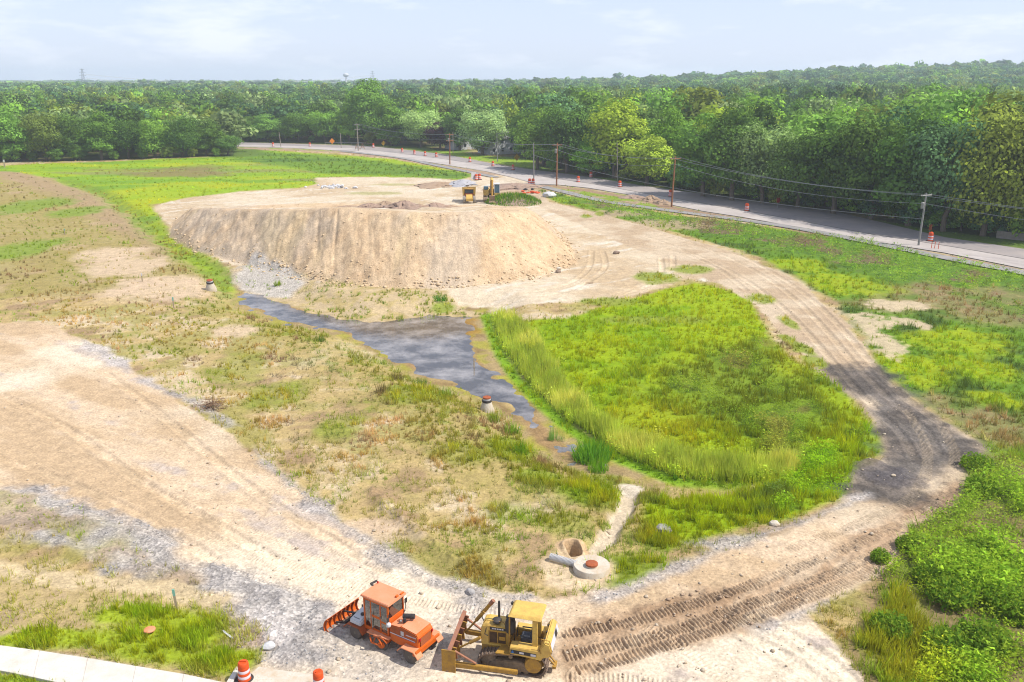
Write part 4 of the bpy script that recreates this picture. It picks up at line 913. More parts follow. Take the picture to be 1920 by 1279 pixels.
def sweeper():
    o = at(666, 1197); ax = math.atan2(-.548, .836)
    root = thing('road_sweeper', 'orange road sweeper with square cab, white tank and front plough blade', 'road sweeper', (o[0], o[1], ground_at(*o) - .02), ax)
    # chassis
    mb = MB(); mb.b2(-.45, 3.55, .45, .6, .42, .58); mb.b2(-.45, 3.55, 1.05, 1.2, .42, .58); mb.b2(-.1, .1, .2, 1.45, .26, .4); mb.b2(3.15, 3.35, .2, 1.45, .26, .4); mb.b2(1.0, 2.0, .5, 1.15, .3, .5)
    mb.build('chassis', M['dark_orange'], root, .01)
    for n_, x, y in (('w', 0, .11), ('w', 0, 1.53), ('w', 3.26, .11), ('w', 3.26, 1.53)): wheel(root, 'wheel', (x, y, .34), .34, .22, .2)
    # cab: floor, corner posts, roof, glass, seat
    x0, x1, y0, y1, z0, z1 = .42, 1.92, .22, 1.34, .72, 2.34
    mb = MB(); mb.b2(x0, x1, y0, y1, z0 - .06, z0 + .03)
    for x in (x0, x1 - .09):
        for y in (y0, y1 - .07): mb.b2(x, x + .09, y, y + .07, z0 + .03, z1)
    mb.b2(x1 - .05, x1 - .003, y0 + .07, y1 - .07, z0 + .03, 1.62); mb.b2(x0 + .003, x0 + .05, y0 + .07, y1 - .07, z0 + .03, 1.2)
    for yy in (y0 + .004, y1 - .05):
        mb.b2(x0 + .09, x1 - .09, yy, yy + .046, z0 + .03, z0 + .12); mb.b2(x0 + .09, x1 - .09, yy, yy + .046, z1 - .14, z1)
        mb.b2(x0 + .40, x0 + .47, yy + .002, yy + .048, z0 + .12, z1 - .14); mb.b2(x0 + .98, x0 + 1.05, yy + .002, yy + .048, z0 + .12, z1 - .14)
        mb.b2(x0 + .47, x0 + .98, yy + .003, yy + .049, 1.42, 1.55); mb.b2(x0 + 1.05, x1 - .09, yy + .003, yy + .049, 1.30, 1.40)
    mb.build('cab', M['orange'], root, .012)
    gl = MB()
    for yy in (y0 + .02, y1 - .03):
        gl.b2(x0 + .09, x0 + .40, yy, yy + .012, z0 + .12, z1 - .14); gl.b2(x0 + .47, x0 + .98, yy, yy + .012, z0 + .12, 1.42); gl.b2(x0 + .47, x0 + .98, yy, yy + .012, 1.55, z1 - .14)
        gl.b2(x0 + 1.05, x1 - .09, yy, yy + .012, z0 + .12, 1.30); gl.b2(x0 + 1.05, x1 - .09, yy, yy + .012, 1.40, z1 - .14)
    gl.build('window', M['glass'], root)
    MB().b2(x1 - .04, x1 - .028, y0 + .07, y1 - .07, 1.62, z1 - .02).build('windscreen', M['glass'], root)
    MB().b2(x0 + .028, x0 + .04, y0 + .07, y1 - .07, 1.2, z1 - .02).build('rear_window', M['glass'], root)
    rf = MB().add([(x0-.10,y0-.08,z1),(x1+.10,y0-.08,z1),(x1+.10,y1+.08,z1),(x0-.10,y1+.08,z1),(x0-.08,y0-.06,z1+.10),(x1+.08,y0-.06,z1+.10),(x1+.08,y1+.06,z1+.13),(x0-.08,y1+.06,z1+.13)], [(3,2,1,0),(4,5,6,7),(0,1,5,4),(1,2,6,5),(2,3,7,6),(3,0,4,7)]).build('roof', M['orange_top'], root, .02)
    MB().rod((x0, y1 - .08, z1 + .12), (x0, y1 - .08, z1 + .22), .045, .035).build('beacon', M['red'], rf, smooth=True)
    mb = MB(); mb.box((x1 - .02, y1 - .45, z1 + .16), (.10, .16, .09)); mb.box((x1 + .02, y1 - .14, z1 + .15), (.08, .22, .07)); mb.build('work_light', M['orange'], rf, .01)
    mb = MB(); mb.rod((x0 - .04, y1 - .35, z1 + .06), (x0 - .16, y1 - .35, z1 + .22), .05, .07); mb.rod((x0 - .16, y1 - .42, z1 + .2), (x0 - .02, y1 - .1, z1 + .26), .05); mb.build('air_intake', M['black'], rf, smooth=True)
    mb = MB(); mb.b2(x0 + .45, x0 + .95, .55, 1.05, z0 + .03, 1.1); mb.box((x0 + .42, .8, 1.35), (.12, .5, .6), ry=-.15); mb.build('seat', M['seat'], root, .03)
    mb = MB(); mb.rod((x1 - .3, .8, z0 + .03), (x1 - .42, .8, 1.42), .03); mb.lathe([(.17, 0), (.19, .015), (.17, .03)], (x1 - .43, .8, 1.42), 16); mb.box((x1 - .2, .8, 1.2), (.2, .9, .35)); mb.build('steering_console', M['black'], root)
    # bonnet
    mb = MB(); prof = [(1.96, .60), (2.45, .52), (3.58, .62), (3.62, 1.28), (3.50, 1.46), (2.62, 1.56), (2.60, 1.48), (1.96, 1.40)]
    mb.prism(prof, .24, 1.30); bon = mb.build('bonnet', M['orange'], root, .03)
    mb = MB(); mb.add([(2.66,.26,1.565),(3.50,.26,1.470),(3.50,1.28,1.470),(2.66,1.28,1.565)], [(0,1,2,3)]); mb.add([(2.0,.26,1.412),(2.58,.26,1.485),(2.58,1.28,1.485),(2.0,1.28,1.412)], [(0,1,2,3)]); mb.build('bonnet_top', M['orange_top'], bon)
    mb = MB(); mb.add([(1.98,.236,1.02),(3.55,.236,1.06),(3.55,.236,1.41),(2.62,.236,1.50),(1.98,.236,1.36)], [(0,1,2,3,4)]); mb.build('side_panel', M['dark_orange'], bon)
    mb = MB(); mb.add([(1.98,.232,.99),(3.45,.232,1.03),(3.45,.232,1.075),(1.98,.232,1.035)], [(0,1,2,3)]); mb.build('stripe', M['decal_white'], bon)
    mb = MB(); mb.add([(2.35,.230,.975),(3.45,.230,1.005),(3.45,.230,1.03),(2.35,.230,1.0)], [(0,1,2,3)]); mb.build('stripe', paint_mat('violet stripe', tuple(S(110, 84, 140))), bon)
    mb = MB(); mb.add([(2.62,.230,1.10),(2.80,.230,1.105),(2.80,.230,1.33),(2.62,.230,1.325)], [(0,1,2,3)]); mb.build('notice_plate', M['white'], bon)
    mb = MB()
    for q in range(9): mb.add([(2.92+q*.065,.230,1.19+.004*q),(2.965+q*.065,.230,1.192+.004*q),(2.975+q*.065,.230,1.25+.004*q),(2.93+q*.065,.230,1.25+.004*q)], [(0,1,2,3)])
    mb.build('lettering', M['decal_white'], bon)
    mb = MB(); mb.add([(3.632,.40,.75),(3.632,1.12,.75),(3.638,1.12,1.22),(3.638,.40,1.22)], [(0,1,2,3)]); mb.build('grille', paint_mat('grille mesh', tuple(S(214,120,70)), .7, 0, tuple(S(150,90,60)), .8, 30), bon)
    MB().box((3.64, .34, 1.18), (.05, .10, .14)).build('tail_light', M['red'], bon, .01); MB().box((3.64, 1.22, 1.18), (.05, .10, .14)).build('tail_light', M['red'], bon, .01)
    mb = MB(); mb.rod((2.55, .62, 1.45), (2.55, .62, 1.72), .07); mb.rod((2.36, .75, 1.70), (2.86, .95, 1.76), .12, .12, 14); mb.build('air_cleaner', M['black'], root, smooth=True)
    MB().rod((2.30, .52, 1.42), (2.42, .52, 1.62), .05).build('filler_pipe', M['grey'], root)
    mb = MB(); mb.lathe([(.02, 0), (.11, .03), (.12, .1), (.1, .16), (.02, .18)], (2.02, .12, 1.38), 12); mb.build('headlamp', M['white'], root, smooth=True)
    # bumper and fenders
    mb = MB(); mb.b2(3.50, 3.72, -.05, 1.66, .52, .78); mb.build('bumper', M['orange'], root, .02)
    for (x, y) in ((3.26, .08), (3.26, 1.56), (0, .08), (0, 1.56)):
        s = .44; h0 = .74
        mb = MB(); mb.add([(x-.62,y-.2,h0-.20),(x-.36,y-.2,h0+.05),(x+.36,y-.2,h0+.05),(x+.60,y-.2,h0-.22),(x-.62,y+.2,h0-.20),(x-.36,y+.2,h0+.05),(x+.36,y+.2,h0+.05),(x+.60,y+.2,h0-.22)] +
               [(x-.60,y-.2,h0-.26),(x-.35,y-.2,h0),(x+.35,y-.2,h0),(x+.58,y-.2,h0-.28),(x-.60,y+.2,h0-.26),(x-.35,y+.2,h0),(x+.35,y+.2,h0),(x+.58,y+.2,h0-.28)],
               [(0,1,5,4),(1,2,6,5),(2,3,7,6),(8,12,13,9),(9,13,14,10),(10,14,15,11),(0,8,9,1),(1,9,10,2),(2,10,11,3),(4,5,13,12),(5,6,14,13),(6,7,15,14),(0,4,12,8),(3,11,15,7)])
        mb.build('fender', M['orange_top'] if x > 1 else M['dark_orange'], root, .01)
    # tank
    mb = MB(); mb.add([(-.32,-.02,.80),(.40,-.02,.80),(.40,1.5,.80),(-.32,1.5,.80),(-.28,.02,1.02),(.36,.02,1.02),(.38,.75,1.26),(-.20,.75,1.26),(.36,1.46,1.02),(-.28,1.46,1.02)], [(0,1,5,4),(1,2,8,6,5),(2,3,9,8),(3,0,4,7,9),(4,5,6,7),(7,6,8,9),(3,2,1,0)])
    tk = mb.build('tank', M['white'], root, .05); MB().lathe([(.10, 0), (.10, .05), (.08, .07)], (.16, .42, 1.15), 16).build('filler_cap', M['black'], tk)
    mb = MB()
    for q in range(7): mb.add([(-.16+q*.055,.135,1.062),(-.12+q*.055,.135,1.062),(-.12+q*.055,.175,1.075),(-.16+q*.055,.175,1.075)], [(0,1,2,3)])
    mb.build('lettering', M['decal'], tk)
    # step deck and broom
    mb = MB(); mb.add([(.80,-.05,.70),(1.30,-.05,.70),(2.05,.05,.70),(2.05,.40,.70),(.80,.40,.70),(.80,-.05,.75),(1.30,-.05,.75),(2.05,.05,.75),(2.05,.40,.75),(.80,.40,.75)], [(4,3,2,1,0),(5,6,7,8,9),(0,1,6,5),(1,2,7,6),(2,3,8,7),(3,4,9,8),(4,0,5,9)]); mb.build('step', M['orange_top'], root)
    a = Vector((1.62, .02, .33)); b = Vector((.95, 1.62, .33)); br = MB()
    d = (b - a).normalized(); sx = d.cross(Vector((0, 0, 1))).normalized(); up = Vector((0, 0, 1)); rng_ = random.Random(3); n = 24; rings = 11; vs = []; fs = []
    for k in range(rings):
        for i in range(n):
            t = 2*math.pi*i/n; r_ = .33 * (1 + rng_.uniform(-.06, .05)) * (.93 if k % 2 else 1); vs.append(a + (b - a) * (k/(rings-1)) + (sx*math.cos(t) + up*math.sin(t)) * r_)
    fs = [(k*n+i, k*n+(i+1) % n, (k+1)*n+(i+1) % n, (k+1)*n+i) for k in range(rings-1) for i in range(n)] + [tuple(range(n-1, -1, -1)), tuple(range((rings-1)*n, rings*n))]
    br.add(vs, fs); bro = br.build('broom', M['tyre'], root)
    MB().rod(a - d*.05, a + d*.02, .17, .17, 18).build('hub', M['orange'], bro)
    mb = MB(); mb.tube([a - d*.08, Vector((1.15, -.12, .36)), Vector((.98, -.05, .62)), Vector((1.05, .15, .74))], .045); mb.tube([Vector((1.75, -.06, .36)), Vector((1.62, -.1, .62)), Vector((1.35, .0, .72))], .03); mb.rod((1.22,-.06,.40),(1.30,.1,.74),.03); mb.build('broom_arm', M['orange'], root)
    mb = MB(); mb.prism([(1.15,.62),(1.35,.72),(1.75,.70),(1.98,.56),(1.98,.52),(1.74,.66),(1.36,.68),(1.15,.58)], -.02, .28); mb.build('broom_guard', M['orange'], root)
    mb = MB(); mb.tube([Vector((1.06,-.07,.35)),Vector((1.0,-.12,.52)),Vector((1.08,-.1,.7))], .02); mb.build('hose', M['black'], root)
    # plough: curved mouldboard with ribs and edge, push frame
    cv = [(-1.40,.05),(-1.50,.16),(-1.54,.32),(-1.52,.50),(-1.44,.68),(-1.34,.80)]
    mb = MB(); n = len(cv); ys = [-.50, 1.74]; vs = []
    for yy in ys: vs += [(x, yy, z) for x, z in cv] + [(x + .035, yy, z + .004) for x, z in cv]
    fs = [(i, i+1, 2*n+i+1, 2*n+i) for i in range(n-1)] + [(n+i, 3*n+i, 3*n+i+1, n+i+1) for i in range(n-1)] + [(i, n+i, n+i+1, i+1) for i in range(n-1)] + [(2*n+i, 2*n+i+1, 3*n+i+1, 3*n+i) for i in range(n-1)] + [(n-1, 2*n-1, 4*n-1, 3*n-1), (0, 2*n, 3*n, n)]
    mb.add(vs, fs); pl = mb.build('plough_blade', M['orange'], root)
    for k in range(8):
        y = -.42 + k*.30; mb = MB(); mb.prism([(-1.36,.10),(-1.47,.20),(-1.505,.34),(-1.485,.50),(-1.41,.66),(-1.31,.78),(-1.27,.74),(-1.36,.60),(-1.41,.45),(-1.42,.34),(-1.38,.22),(-1.28,.12)], y-.02, y+.02); mb.build('rib', M['dark_orange'], pl)
    mb = MB(); mb.b2(-1.42,-1.36,-.52,1.76,-.0,.12); mb.build('cutting_edge', M['steel'], pl)
    mb = MB(); mb.rod((-1.38,.2,.28),(-.35,.5,.42),.05); mb.rod((-1.38,1.2,.28),(-.35,1.1,.42),.05); mb.box((-.85,.75,.42),(.12,1.0,.12)); mb.rod((-1.35,.7,.62),(-.4,.8,.75),.04); mb.rod((-.5,.45,.4),(-.5,.45,1.0),.04); mb.rod((-.5,1.1,.4),(-.5,1.1,1.05),.04); mb.build('plough_frame', M['black'], root)
    mb = MB(); mb.tube([Vector((1.94,1.30,1.42)),Vector((2.0,1.36,1.75)),Vector((1.98,1.36,2.0))],.018); mb.box((1.98,1.40,2.02),(.03,.16,.24)); mb.tube([Vector((1.94,.24,1.9)),Vector((2.06,.10,1.95)),Vector((2.06,.06,1.8))],.015); mb.box((2.06,.05,1.78),(.03,.14,.22)); mb.build('mirror', M['black'], root)
    mb = MB(); mb.rod((.95,.20,.8),(.95,.16,1.7),.014); mb.rod((1.45,.205,1.5),(1.45,.205,1.62),.02); mb.build('door_handle', M['grey'], root)
    return root
sweeper()
def track_loop(x0, z0, r0, x1, z1, r1, n=64):
    """points of a belt round two wheels, in x,z"""
    d = math.hypot(x1-x0, z1-z0); base = math.atan2(z1-z0, x1-x0); off = math.acos((r0-r1)/d)
    A = []; a0 = base + off; a1 = base + 2*math.pi - off
    for k in range(17): t = a0 + (a1 - a0) * k/16; A.append((x0 + r0*math.cos(t), z0 + r0*math.sin(t)))
    a0 = base - off; 
    for k in range(17): t = a0 + (2*off) * k/16; A.append((x1 + r1*math.cos(t), z1 + r1*math.sin(t)))
    return resample(np.array(A + [A[0]]), n+1)[:-1]
def dozer():
    o = at(909.5, 1258.1); o = (-1.187, 32.255); ax = math.atan2(-.2115, .9774)
    root = thing('bulldozer', 'dusty yellow bulldozer on steel tracks with canopy and rusty blade', 'bulldozer', (o[0], o[1], ground_at(1.0, 32.6) - .03), ax)
    for (ya, yb) in ((.02, .52), (1.22, 1.72)):
        P_ = track_loop(.12, .44, .44, 2.14, .58, .58, 46); ym = (ya+yb)/2
        mb = MB(); n = len(P_)
        inner = track_loop(.12, .44, .38, 2.14, .58, .52, 46); vs = [(x, ya+.03, z) for x, z in P_] + [(x, yb-.03, z) for x, z in P_] + [(x, ya+.03, z) for x, z in inner] + [(x, yb-.03, z) for x, z in inner]
        fs = []
        for i in range(n):
            j = (i+1) % n; fs += [(i, j, n+j, n+i), (2*n+i, 3*n+i, 3*n+j, 2*n+j), (i, 2*n+i, 2*n+j, j), (n+i, n+j, 3*n+j, 3*n+i)]
        mb.add(vs, fs)
        for i in range(n):
            x, z = P_[i]; x2, z2 = P_[(i+1) % n]; a = math.atan2(z2-z, x2-x); xm, zm = (x+x2)/2, (z+z2)/2; nx, nz = math.sin(a), -math.cos(a); L_ = math.hypot(x2-x, z2-z)
            mb.box((xm+nx*.012, ym, zm+nz*.012), (L_*.86, yb-ya, .03), ry=-a); mb.box((xm+nx*.045-math.cos(a)*L_*.36, ym, zm+nz*.045-math.sin(a)*L_*.36), (.03, yb-ya, .06), ry=-a)
        tr = mb.build('track', M['steel'], root)
        side = ya - .0 if ya < .5 else yb
        mb = MB(); mb.lathe([(.12, -.14), (.30, -.12), (.38, -.05), (.38, .05), (.30, .12), (.12, .14)], (.12, ym, .44), 22, 'y'); mb.build('idler', M['mud'], tr, smooth=True)
        mb = MB(); mb.lathe([(.10, -.27), (.16, -.26), (.36, -.24), (.40, -.12), (.40, .12), (.36, .24), (.16, .26), (.10, .27)], (2.14, ym, .60), 26, 'y'); sp = mb.build('sprocket', M['yellow_worn'], tr, smooth=True)
        for k in range(10):
            a = k*.628; 
        mb = MB(); mb.prism([(.15,.16),(2.05,.16),(2.1,.42),(1.6,.66),(.5,.62),(.15,.45)], ym-.17, ym+.17); mb.build('track_frame', M['mud'], tr, .03)
        mb = MB()
        for k in range(5): mb.lathe([(.05,-.16),(.12,-.15),(.12,.15),(.05,.16)], (.45+k*.34, ym, .17), 14, 'y')
        mb.lathe([(.04,-.16),(.09,-.15),(.09,.15),(.04,.16)], (1.12, ym, .84), 12, 'y'); mb.build('roller', M['mud'], tr)
    # body and bonnet
    mb = MB(); mb.prism([(-.28,.45),(2.5,.45),(2.62,.9),(2.3,1.25),(-.28,1.15)], .54, 1.20); mb.build('body', M['yellow_worn'], root, .03)
    mb = MB(); mb.prism([(-.30,1.0),(.95,1.0),(.95,2.02),(-.05,2.04),(-.24,1.98),(-.30,1.85)], .52, 1.36); bon = mb.build('bonnet', M['yellow'], root, .03)
    mb = MB(); mb.add([(.06,.514,1.18),(.86,.514,1.18),(.86,.514,1.74),(.06,.514,1.74)], [(0,1,2,3)]); mb.build('engine_opening', paint_mat('dark engine bay', tuple(S(110, 82, 56)), .8, 0, tuple(S(70, 56, 44)), .8, 6), bon)
    mb = MB(); 
    for (a_, b_) in ((.04,.09),(.44,.48),(.83,.88)): mb.b2(a_, b_, .495, .514, 1.16, 1.76)
    mb.b2(.04,.88,.497,.513,1.74,1.80); mb.b2(.04,.88,.497,.513,1.13,1.18); mb.b2(.52,.80,.499,.513,1.34,1.52); mb.build('side_panel', M['yellow_worn'], bon)
    mb = MB(); mb.add([(.10,.512,1.82),(.88,.512,1.82),(.88,.512,1.96),(.10,.512,1.96)], [(0,1,2,3)]); mb.build('decal', M['decal'], bon)
    mb = MB(); 
    for q in range(5): mb.add([(.20+q*.11,.508,1.86),(.28+q*.11,.508,1.86),(.28+q*.11,.508,1.925),(.20+q*.11,.508,1.925)], [(0,1,2,3)])
    mb.build('lettering', M['decal_white'], bon)
    mb = MB(); mb.add([(-.305,.62,1.1),(-.305,1.26,1.1),(-.305,1.26,1.8),(-.305,.62,1.8)], [(0,1,2,3)]); mb.build('grille', M['mud'], bon)
    mb = MB(); mb.rod((.42,.98,2.0),(.42,.98,3.0),.055,.05,12); mb.build('exhaust_stack', M['black'], root, smooth=True)
    mb = MB(); mb.lathe([(.06,0),(.10,.02),(.10,.10),(.20,.13),(.21,.22),(.14,.28),(.03,.30)], (.38,.74,2.0), 18); mb.build('air_cleaner', M['black'], root, smooth=True)
    mb = MB(); mb.lathe([(.10,-.34),(.20,-.30),(.235,-.15),(.235,.15),(.20,.30),(.10,.34)], (1.04,.50,2.18), 18); mb.build('filter_canister', M['black'], root, smooth=True)
    # cab floor, seat, controls
    mb = MB(); mb.b2(.95,2.35,.42,1.32,1.10,1.20); mb.b2(.93,1.02,.50,1.36,1.2,1.95); mb.build('cab_floor', M['yellow_worn'], root, .01)
    mb = MB(); mb.b2(1.45,1.95,.68,1.18,1.2,1.52); mb.box((1.98,.93,1.80),(.14,.5,.62),ry=.18); mb.b2(1.4,1.9,.56,.64,1.62,1.68); mb.b2(1.4,1.9,1.22,1.30,1.62,1.68); mb.build('seat', M['seat'], root, .03)
    mb = MB(); mb.rod((1.15,.8,1.2),(1.2,.78,1.85),.02); mb.rod((1.2,1.1,1.2),(1.26,1.12,1.8),.02); mb.rod((1.35,.62,1.6),(1.3,.62,1.9),.02); mb.box((1.05,.93,1.75),(.12,.6,.3)); mb.build('controls', M['black'], root)
    # canopy
    mb = MB(); z = 2.86; mb.add([(.98,.14,z-.02),(2.46,.10,z-.06),(2.50,1.42,z-.06),(1.02,1.42,z-.02),(1.1,.26,z+.09),(2.40,.22,z+.07),(2.42,1.32,z+.07),(1.14,1.32,z+.09)], [(3,2,1,0),(4,5,6,7),(0,1,5,4),(1,2,6,5),(2,3,7,6),(3,0,4,7)]); can = mb.build('canopy', M['yellow'], root, .02)
    for y in (.22, 1.24):
        mb = MB(); mb.b2(2.06,2.28,y,y+.13,1.2,2.83); mb.build('canopy_post', M['yellow'], root, .015)
        mb = MB(); mb.rod((1.05,y+.02,1.9),(1.05,y+.02,2.86),.035); mb.rod((1.05,y+.02,1.9),(1.0,y+.14,1.2),.035); mb.build('front_post', M['yellow_worn'], root)
    MB().b2(2.10,2.24,.35,1.24,2.55,2.67).build('cross_brace', M['yellow'], root, .01)
    # fenders / side boxes
    for (a_, b_, near) in ((-.06,.42,True),(1.34,1.80,False)):
        mb = MB(); mb.prism([(1.12,1.14),(2.50,.98),(2.62,1.20),(2.44,1.46),(1.12,1.50)], a_, b_); fe = mb.build('fender', M['yellow'], root, .025)
        if near:
            mb = MB(); mb.add([(1.16,-.066,1.20),(2.30,-.066,1.14),(2.30,-.066,1.30),(1.16,-.066,1.38)], [(0,1,2,3)]); mb.build('decal', M['decal'], fe)
            mb = MB(); mb.add([(1.18,-.070,1.22),(1.32,-.070,1.215),(1.25,-.070,1.36)], [(0,1,2)]); mb.build('emblem', M['blue'], fe)
            mb = MB(); mb.add([(1.55,-.070,1.22),(1.75,-.070,1.21),(1.75,-.070,1.30),(1.55,-.070,1.31)], [(0,1,2,3)]); mb.add([(2.05,-.070,1.17),(2.28,-.070,1.16),(2.28,-.070,1.27),(2.05,-.070,1.28)], [(0,1,2,3)]); mb.build('lettering', M['decal_white'], fe)
        mb = MB(); mb.add([(.48,a_,1.06),(1.12,a_,1.06),(1.12,b_+.1,1.06),(.62,b_+.1,1.06),(.48,a_,1.11),(1.12,a_,1.11),(1.12,b_+.1,1.11),(.62,b_+.1,1.11)], [(3,2,1,0),(4,5,6,7),(0,1,5,4),(1,2,6,5),(2,3,7,6),(3,0,4,7)]); mb.build('step', M['yellow_worn'], root)
    # rear fuel tank
    mb = MB(); mb.prism([(2.46,1.10),(2.86,1.18),(2.98,1.50),(2.88,1.86),(2.66,1.92),(2.46,1.60)], -.08, 1.80); tk = mb.build('fuel_tank', M['yellow'], root, .05)
    mb = MB(); mb.add([(2.985,.05,1.48),(2.985,1.68,1.48),(2.905,1.68,1.80),(2.905,.05,1.80)], [(0,1,2,3)]); 
    tp = MB(); tp.add([(2.992,.30,1.49),(2.992,1.25,1.49),(2.912,1.25,1.79),(2.912,.30,1.79)], [(0,1,2,3)]); mb.build('rear_decal', M['decal_white'], tk); tp2 = MB(); tp2.add([(2.995,.95,1.50),(2.995,1.35,1.50),(2.918,1.35,1.77),(2.918,.95,1.77)], [(0,1,2,3)]); tp2.build('rear_emblem', M['decal'], tk)
    for y in (.35, .85, 1.35): MB().lathe([(.06,0),(.06,.06),(.04,.08)], (2.60,y,1.80), 12).build('filler_cap', M['black'], tk)
    mb = MB(); mb.rod((2.55,.75,.75),(3.02,.55,.40),.04); mb.rod((2.55,1.0,.75),(3.02,.75,.40),.04); mb.box((3.0,.65,.36),(.16,.45,.12)); mb.rod((2.5,.3,.95),(2.56,.25,.55),.05); mb.build('drawbar', M['yellow_worn'], root)
    # blade, arms, lift rams
    cv = [(-1.62,.0),(-1.74,.18),(-1.78,.42),(-1.76,.68),(-1.68,.92),(-1.56,1.12)]; ya, yb = -.36, 2.22; n = len(cv); mb = MB(); vs = []
    tilt = lambda y: .26 * (y - ya) / (yb - ya)
    for yy in (ya, yb): vs += [(x, yy, z + tilt(yy)) for x, z in cv] + [(x + (.10 if i not in (0,) else .06), yy, z + tilt(yy)) for i, (x, z) in enumerate(cv)]
    fs = [(i, i+1, 2*n+i+1, 2*n+i) for i in range(n-1)] + [(n+i, 3*n+i, 3*n+i+1, n+i+1) for i in range(n-1)] + [(i, n+i, n+i+1, i+1) for i in range(n-1)] + [(2*n+i, 2*n+i+1, 3*n+i+1, 3*n+i) for i in range(n-1)] + [(n-1, 2*n-1, 4*n-1, 3*n-1), (0, 2*n, 3*n, n)]
    mb.add(vs, fs); bl = mb.build('blade', M['yellow_worn'], root)
    mb = MB(); mb.add([(-1.60,ya-.02,1.10),(-1.43,ya-.02,1.07),(-1.43,yb+.02,1.07+.26),(-1.60,yb+.02,1.10+.26),(-1.60,ya-.02,1.16),(-1.43,ya-.02,1.13),(-1.43,yb+.02,1.13+.26),(-1.60,yb+.02,1.16+.26)], [(3,2,1,0),(4,5,6,7),(0,1,5,4),(1,2,6,5),(2,3,7,6),(3,0,4,7)]); mb.build('blade_top', M['rust'], bl)
    for k in range(6):
        y = -.05 + k*.42; t = tilt(y); mb = MB(); mb.prism([(-1.62,.10+t),(-1.60,1.08+t),(-1.25,1.02+t),(-1.40,.55+t),(-1.36,.12+t)], y-.025, y+.025); mb.build('rib', M['rust'] if k % 2 else M['yellow_worn'], bl)
    mb = MB(); mb.b2(-1.86,-1.24,ya-.05,ya,.0,1.14); mb.build('end_plate', M['yellow_worn'], bl); mb = MB(); mb.prism([(-1.80,.28),(-1.52,.28),(-1.46,1.36),(-1.62,1.36),(-1.80,.9)], yb, yb+.05); mb.build('end_plate', M['yellow_worn'], bl)
    mb = MB(); mb.b2(-1.66,-1.56,ya-.06,yb+.06,-.04,.10); mb.build('cutting_edge', M['steel'], bl)
    for (y, s) in ((-.20, 0), (1.94, .2)):
        mb = MB(); mb.add([(-1.40,y-.09,.20+s),(1.50,y-.07,.26),(1.50,y+.07,.26),(-1.40,y+.09,.20+s),(-1.40,y-.09,.44+s),(1.50,y-.07,.46),(1.50,y+.07,.46),(-1.40,y+.09,.44+s)], [(3,2,1,0),(4,5,6,7),(0,1,5,4),(1,2,6,5),(2,3,7,6),(3,0,4,7)]); mb.build('push_arm', M['yellow_worn'], root, .02)
        mb = MB(); mb.rod((-1.32,y,1.0+s),(-.35,y,.50),.055,.05); mb.build('brace_strut', M['rust'], root, smooth=True)
    for y in (.45, 1.42):
        mb = MB(); mb.rod((-1.28,y+.02,.72),(-.55,y,1.62),.045); mb.rod((-.62,y,1.54),(-.02,y,2.28),.085,.085,14); mb.rod((-.02,y,2.28),(.06,y,2.38),.10,.10,14); 
        if y > 1: mb = MB(); mb.rod((-1.28,y,.82),(-.70,y,1.62),.045); mb.rod((-.75,y,1.55),(-.08,y,2.5),.085,.085,14); mb.box((-.42,y,2.02),(.24,.26,.12),ry=-.9)
        else: mb = MB(); mb.rod((-1.28,y,.72),(-.8,y,1.05),.045); mb.rod((-.8,y,1.05),(-.30,y,1.40),.075,.075,14)
        rm = mb.build('lift_ram', M['yellow_worn'], root, smooth=True)
        if y > 1: MB().rod((-.08,y,2.5),(.06,y,2.70),.10,.10,12).build('ram_cap', M['rust'], rm)
    mb = MB(); mb.tube([Vector((-.2,.62,2.04)),Vector((-.1,.60,2.22)),Vector((.7,.60,2.22)),Vector((.8,.62,2.02))],.018); mb.build('grab_rail', M['yellow_worn'], root)
    mb = MB(); mb.tube([Vector((-.28,1.30,1.5)),Vector((-.5,1.5,1.7)),Vector((-.4,1.48,2.05)),Vector((-.2,1.45,2.2))],.025); mb.tube([Vector((-.28,.6,1.3)),Vector((-.55,.55,1.2)),Vector((-.7,.5,1.1))],.025); mb.tube([Vector((-.05,.512,1.9)),Vector((-.12,.47,1.6)),Vector((.02,.50,1.5))],.018); mb.build('hydraulic_hose', M['black'], root)
    for y in (.25, 1.25): MB().box((.96,y,2.80),(.10,.16,.12)).build('work_light', M['black'], root, .02)
    mb = MB(); mb.tube([Vector((2.5,.0,1.5)),Vector((2.5,.0,2.05)),Vector((2.85,.0,2.0)),Vector((2.9,.0,1.85))],.02); mb.build('rear_rail', M['yellow_worn'], root)
dozer()
# ------------------------------------------------------------------ traffic drums
def drum_proto(label):
    root = thing('traffic_drum', label, 'traffic drum')
    def ring(r0, z0, r1, z1, mat, nm):
        MB().lathe([(r0*.97, z0), (r0, z0+.01), (r1, z1-.01), (r1*.97, z1)], (0,0,0), 22).build(nm, mat, root, smooth=True)
    MB().lathe([(.42,0),(.44,.03),(.43,.09),(.34,.11),(.31,.10)], (0,0,0), 28).build('rubber_base', M['black'], root, smooth=True)
    zs = [.08,.22,.36,.50,.64,.78]; rs = [.295,.285,.272,.262,.25,.24]
    for k in range(5): ring(rs[k], zs[k], rs[k+1]+.004, zs[k+1], M['drum'] if k % 2 == 0 else M['band'], 'drum_body' if k % 2 == 0 else 'white_band')
    mb = MB(); mb.lathe([(.245,.78),(.25,.80),(.235,.96),(.20,1.0),(.03,1.01)], (0,0,0), 22); mb.box((0,0,1.03),(.30,.045,.06)); mb.build('top_handle', M['drum'], root, smooth=True)
    return root
def on(u, v, dz=0): return gp(u, v, dz)
d0 = drum_proto('orange and white traffic drum at the corner of the lawn and the concrete apron')
d0.location = on(459, 1276)
d1 = dup(d0, on(598.5, 1292), 1.0, 'orange and white traffic drum at the lower edge below the road sweeper')
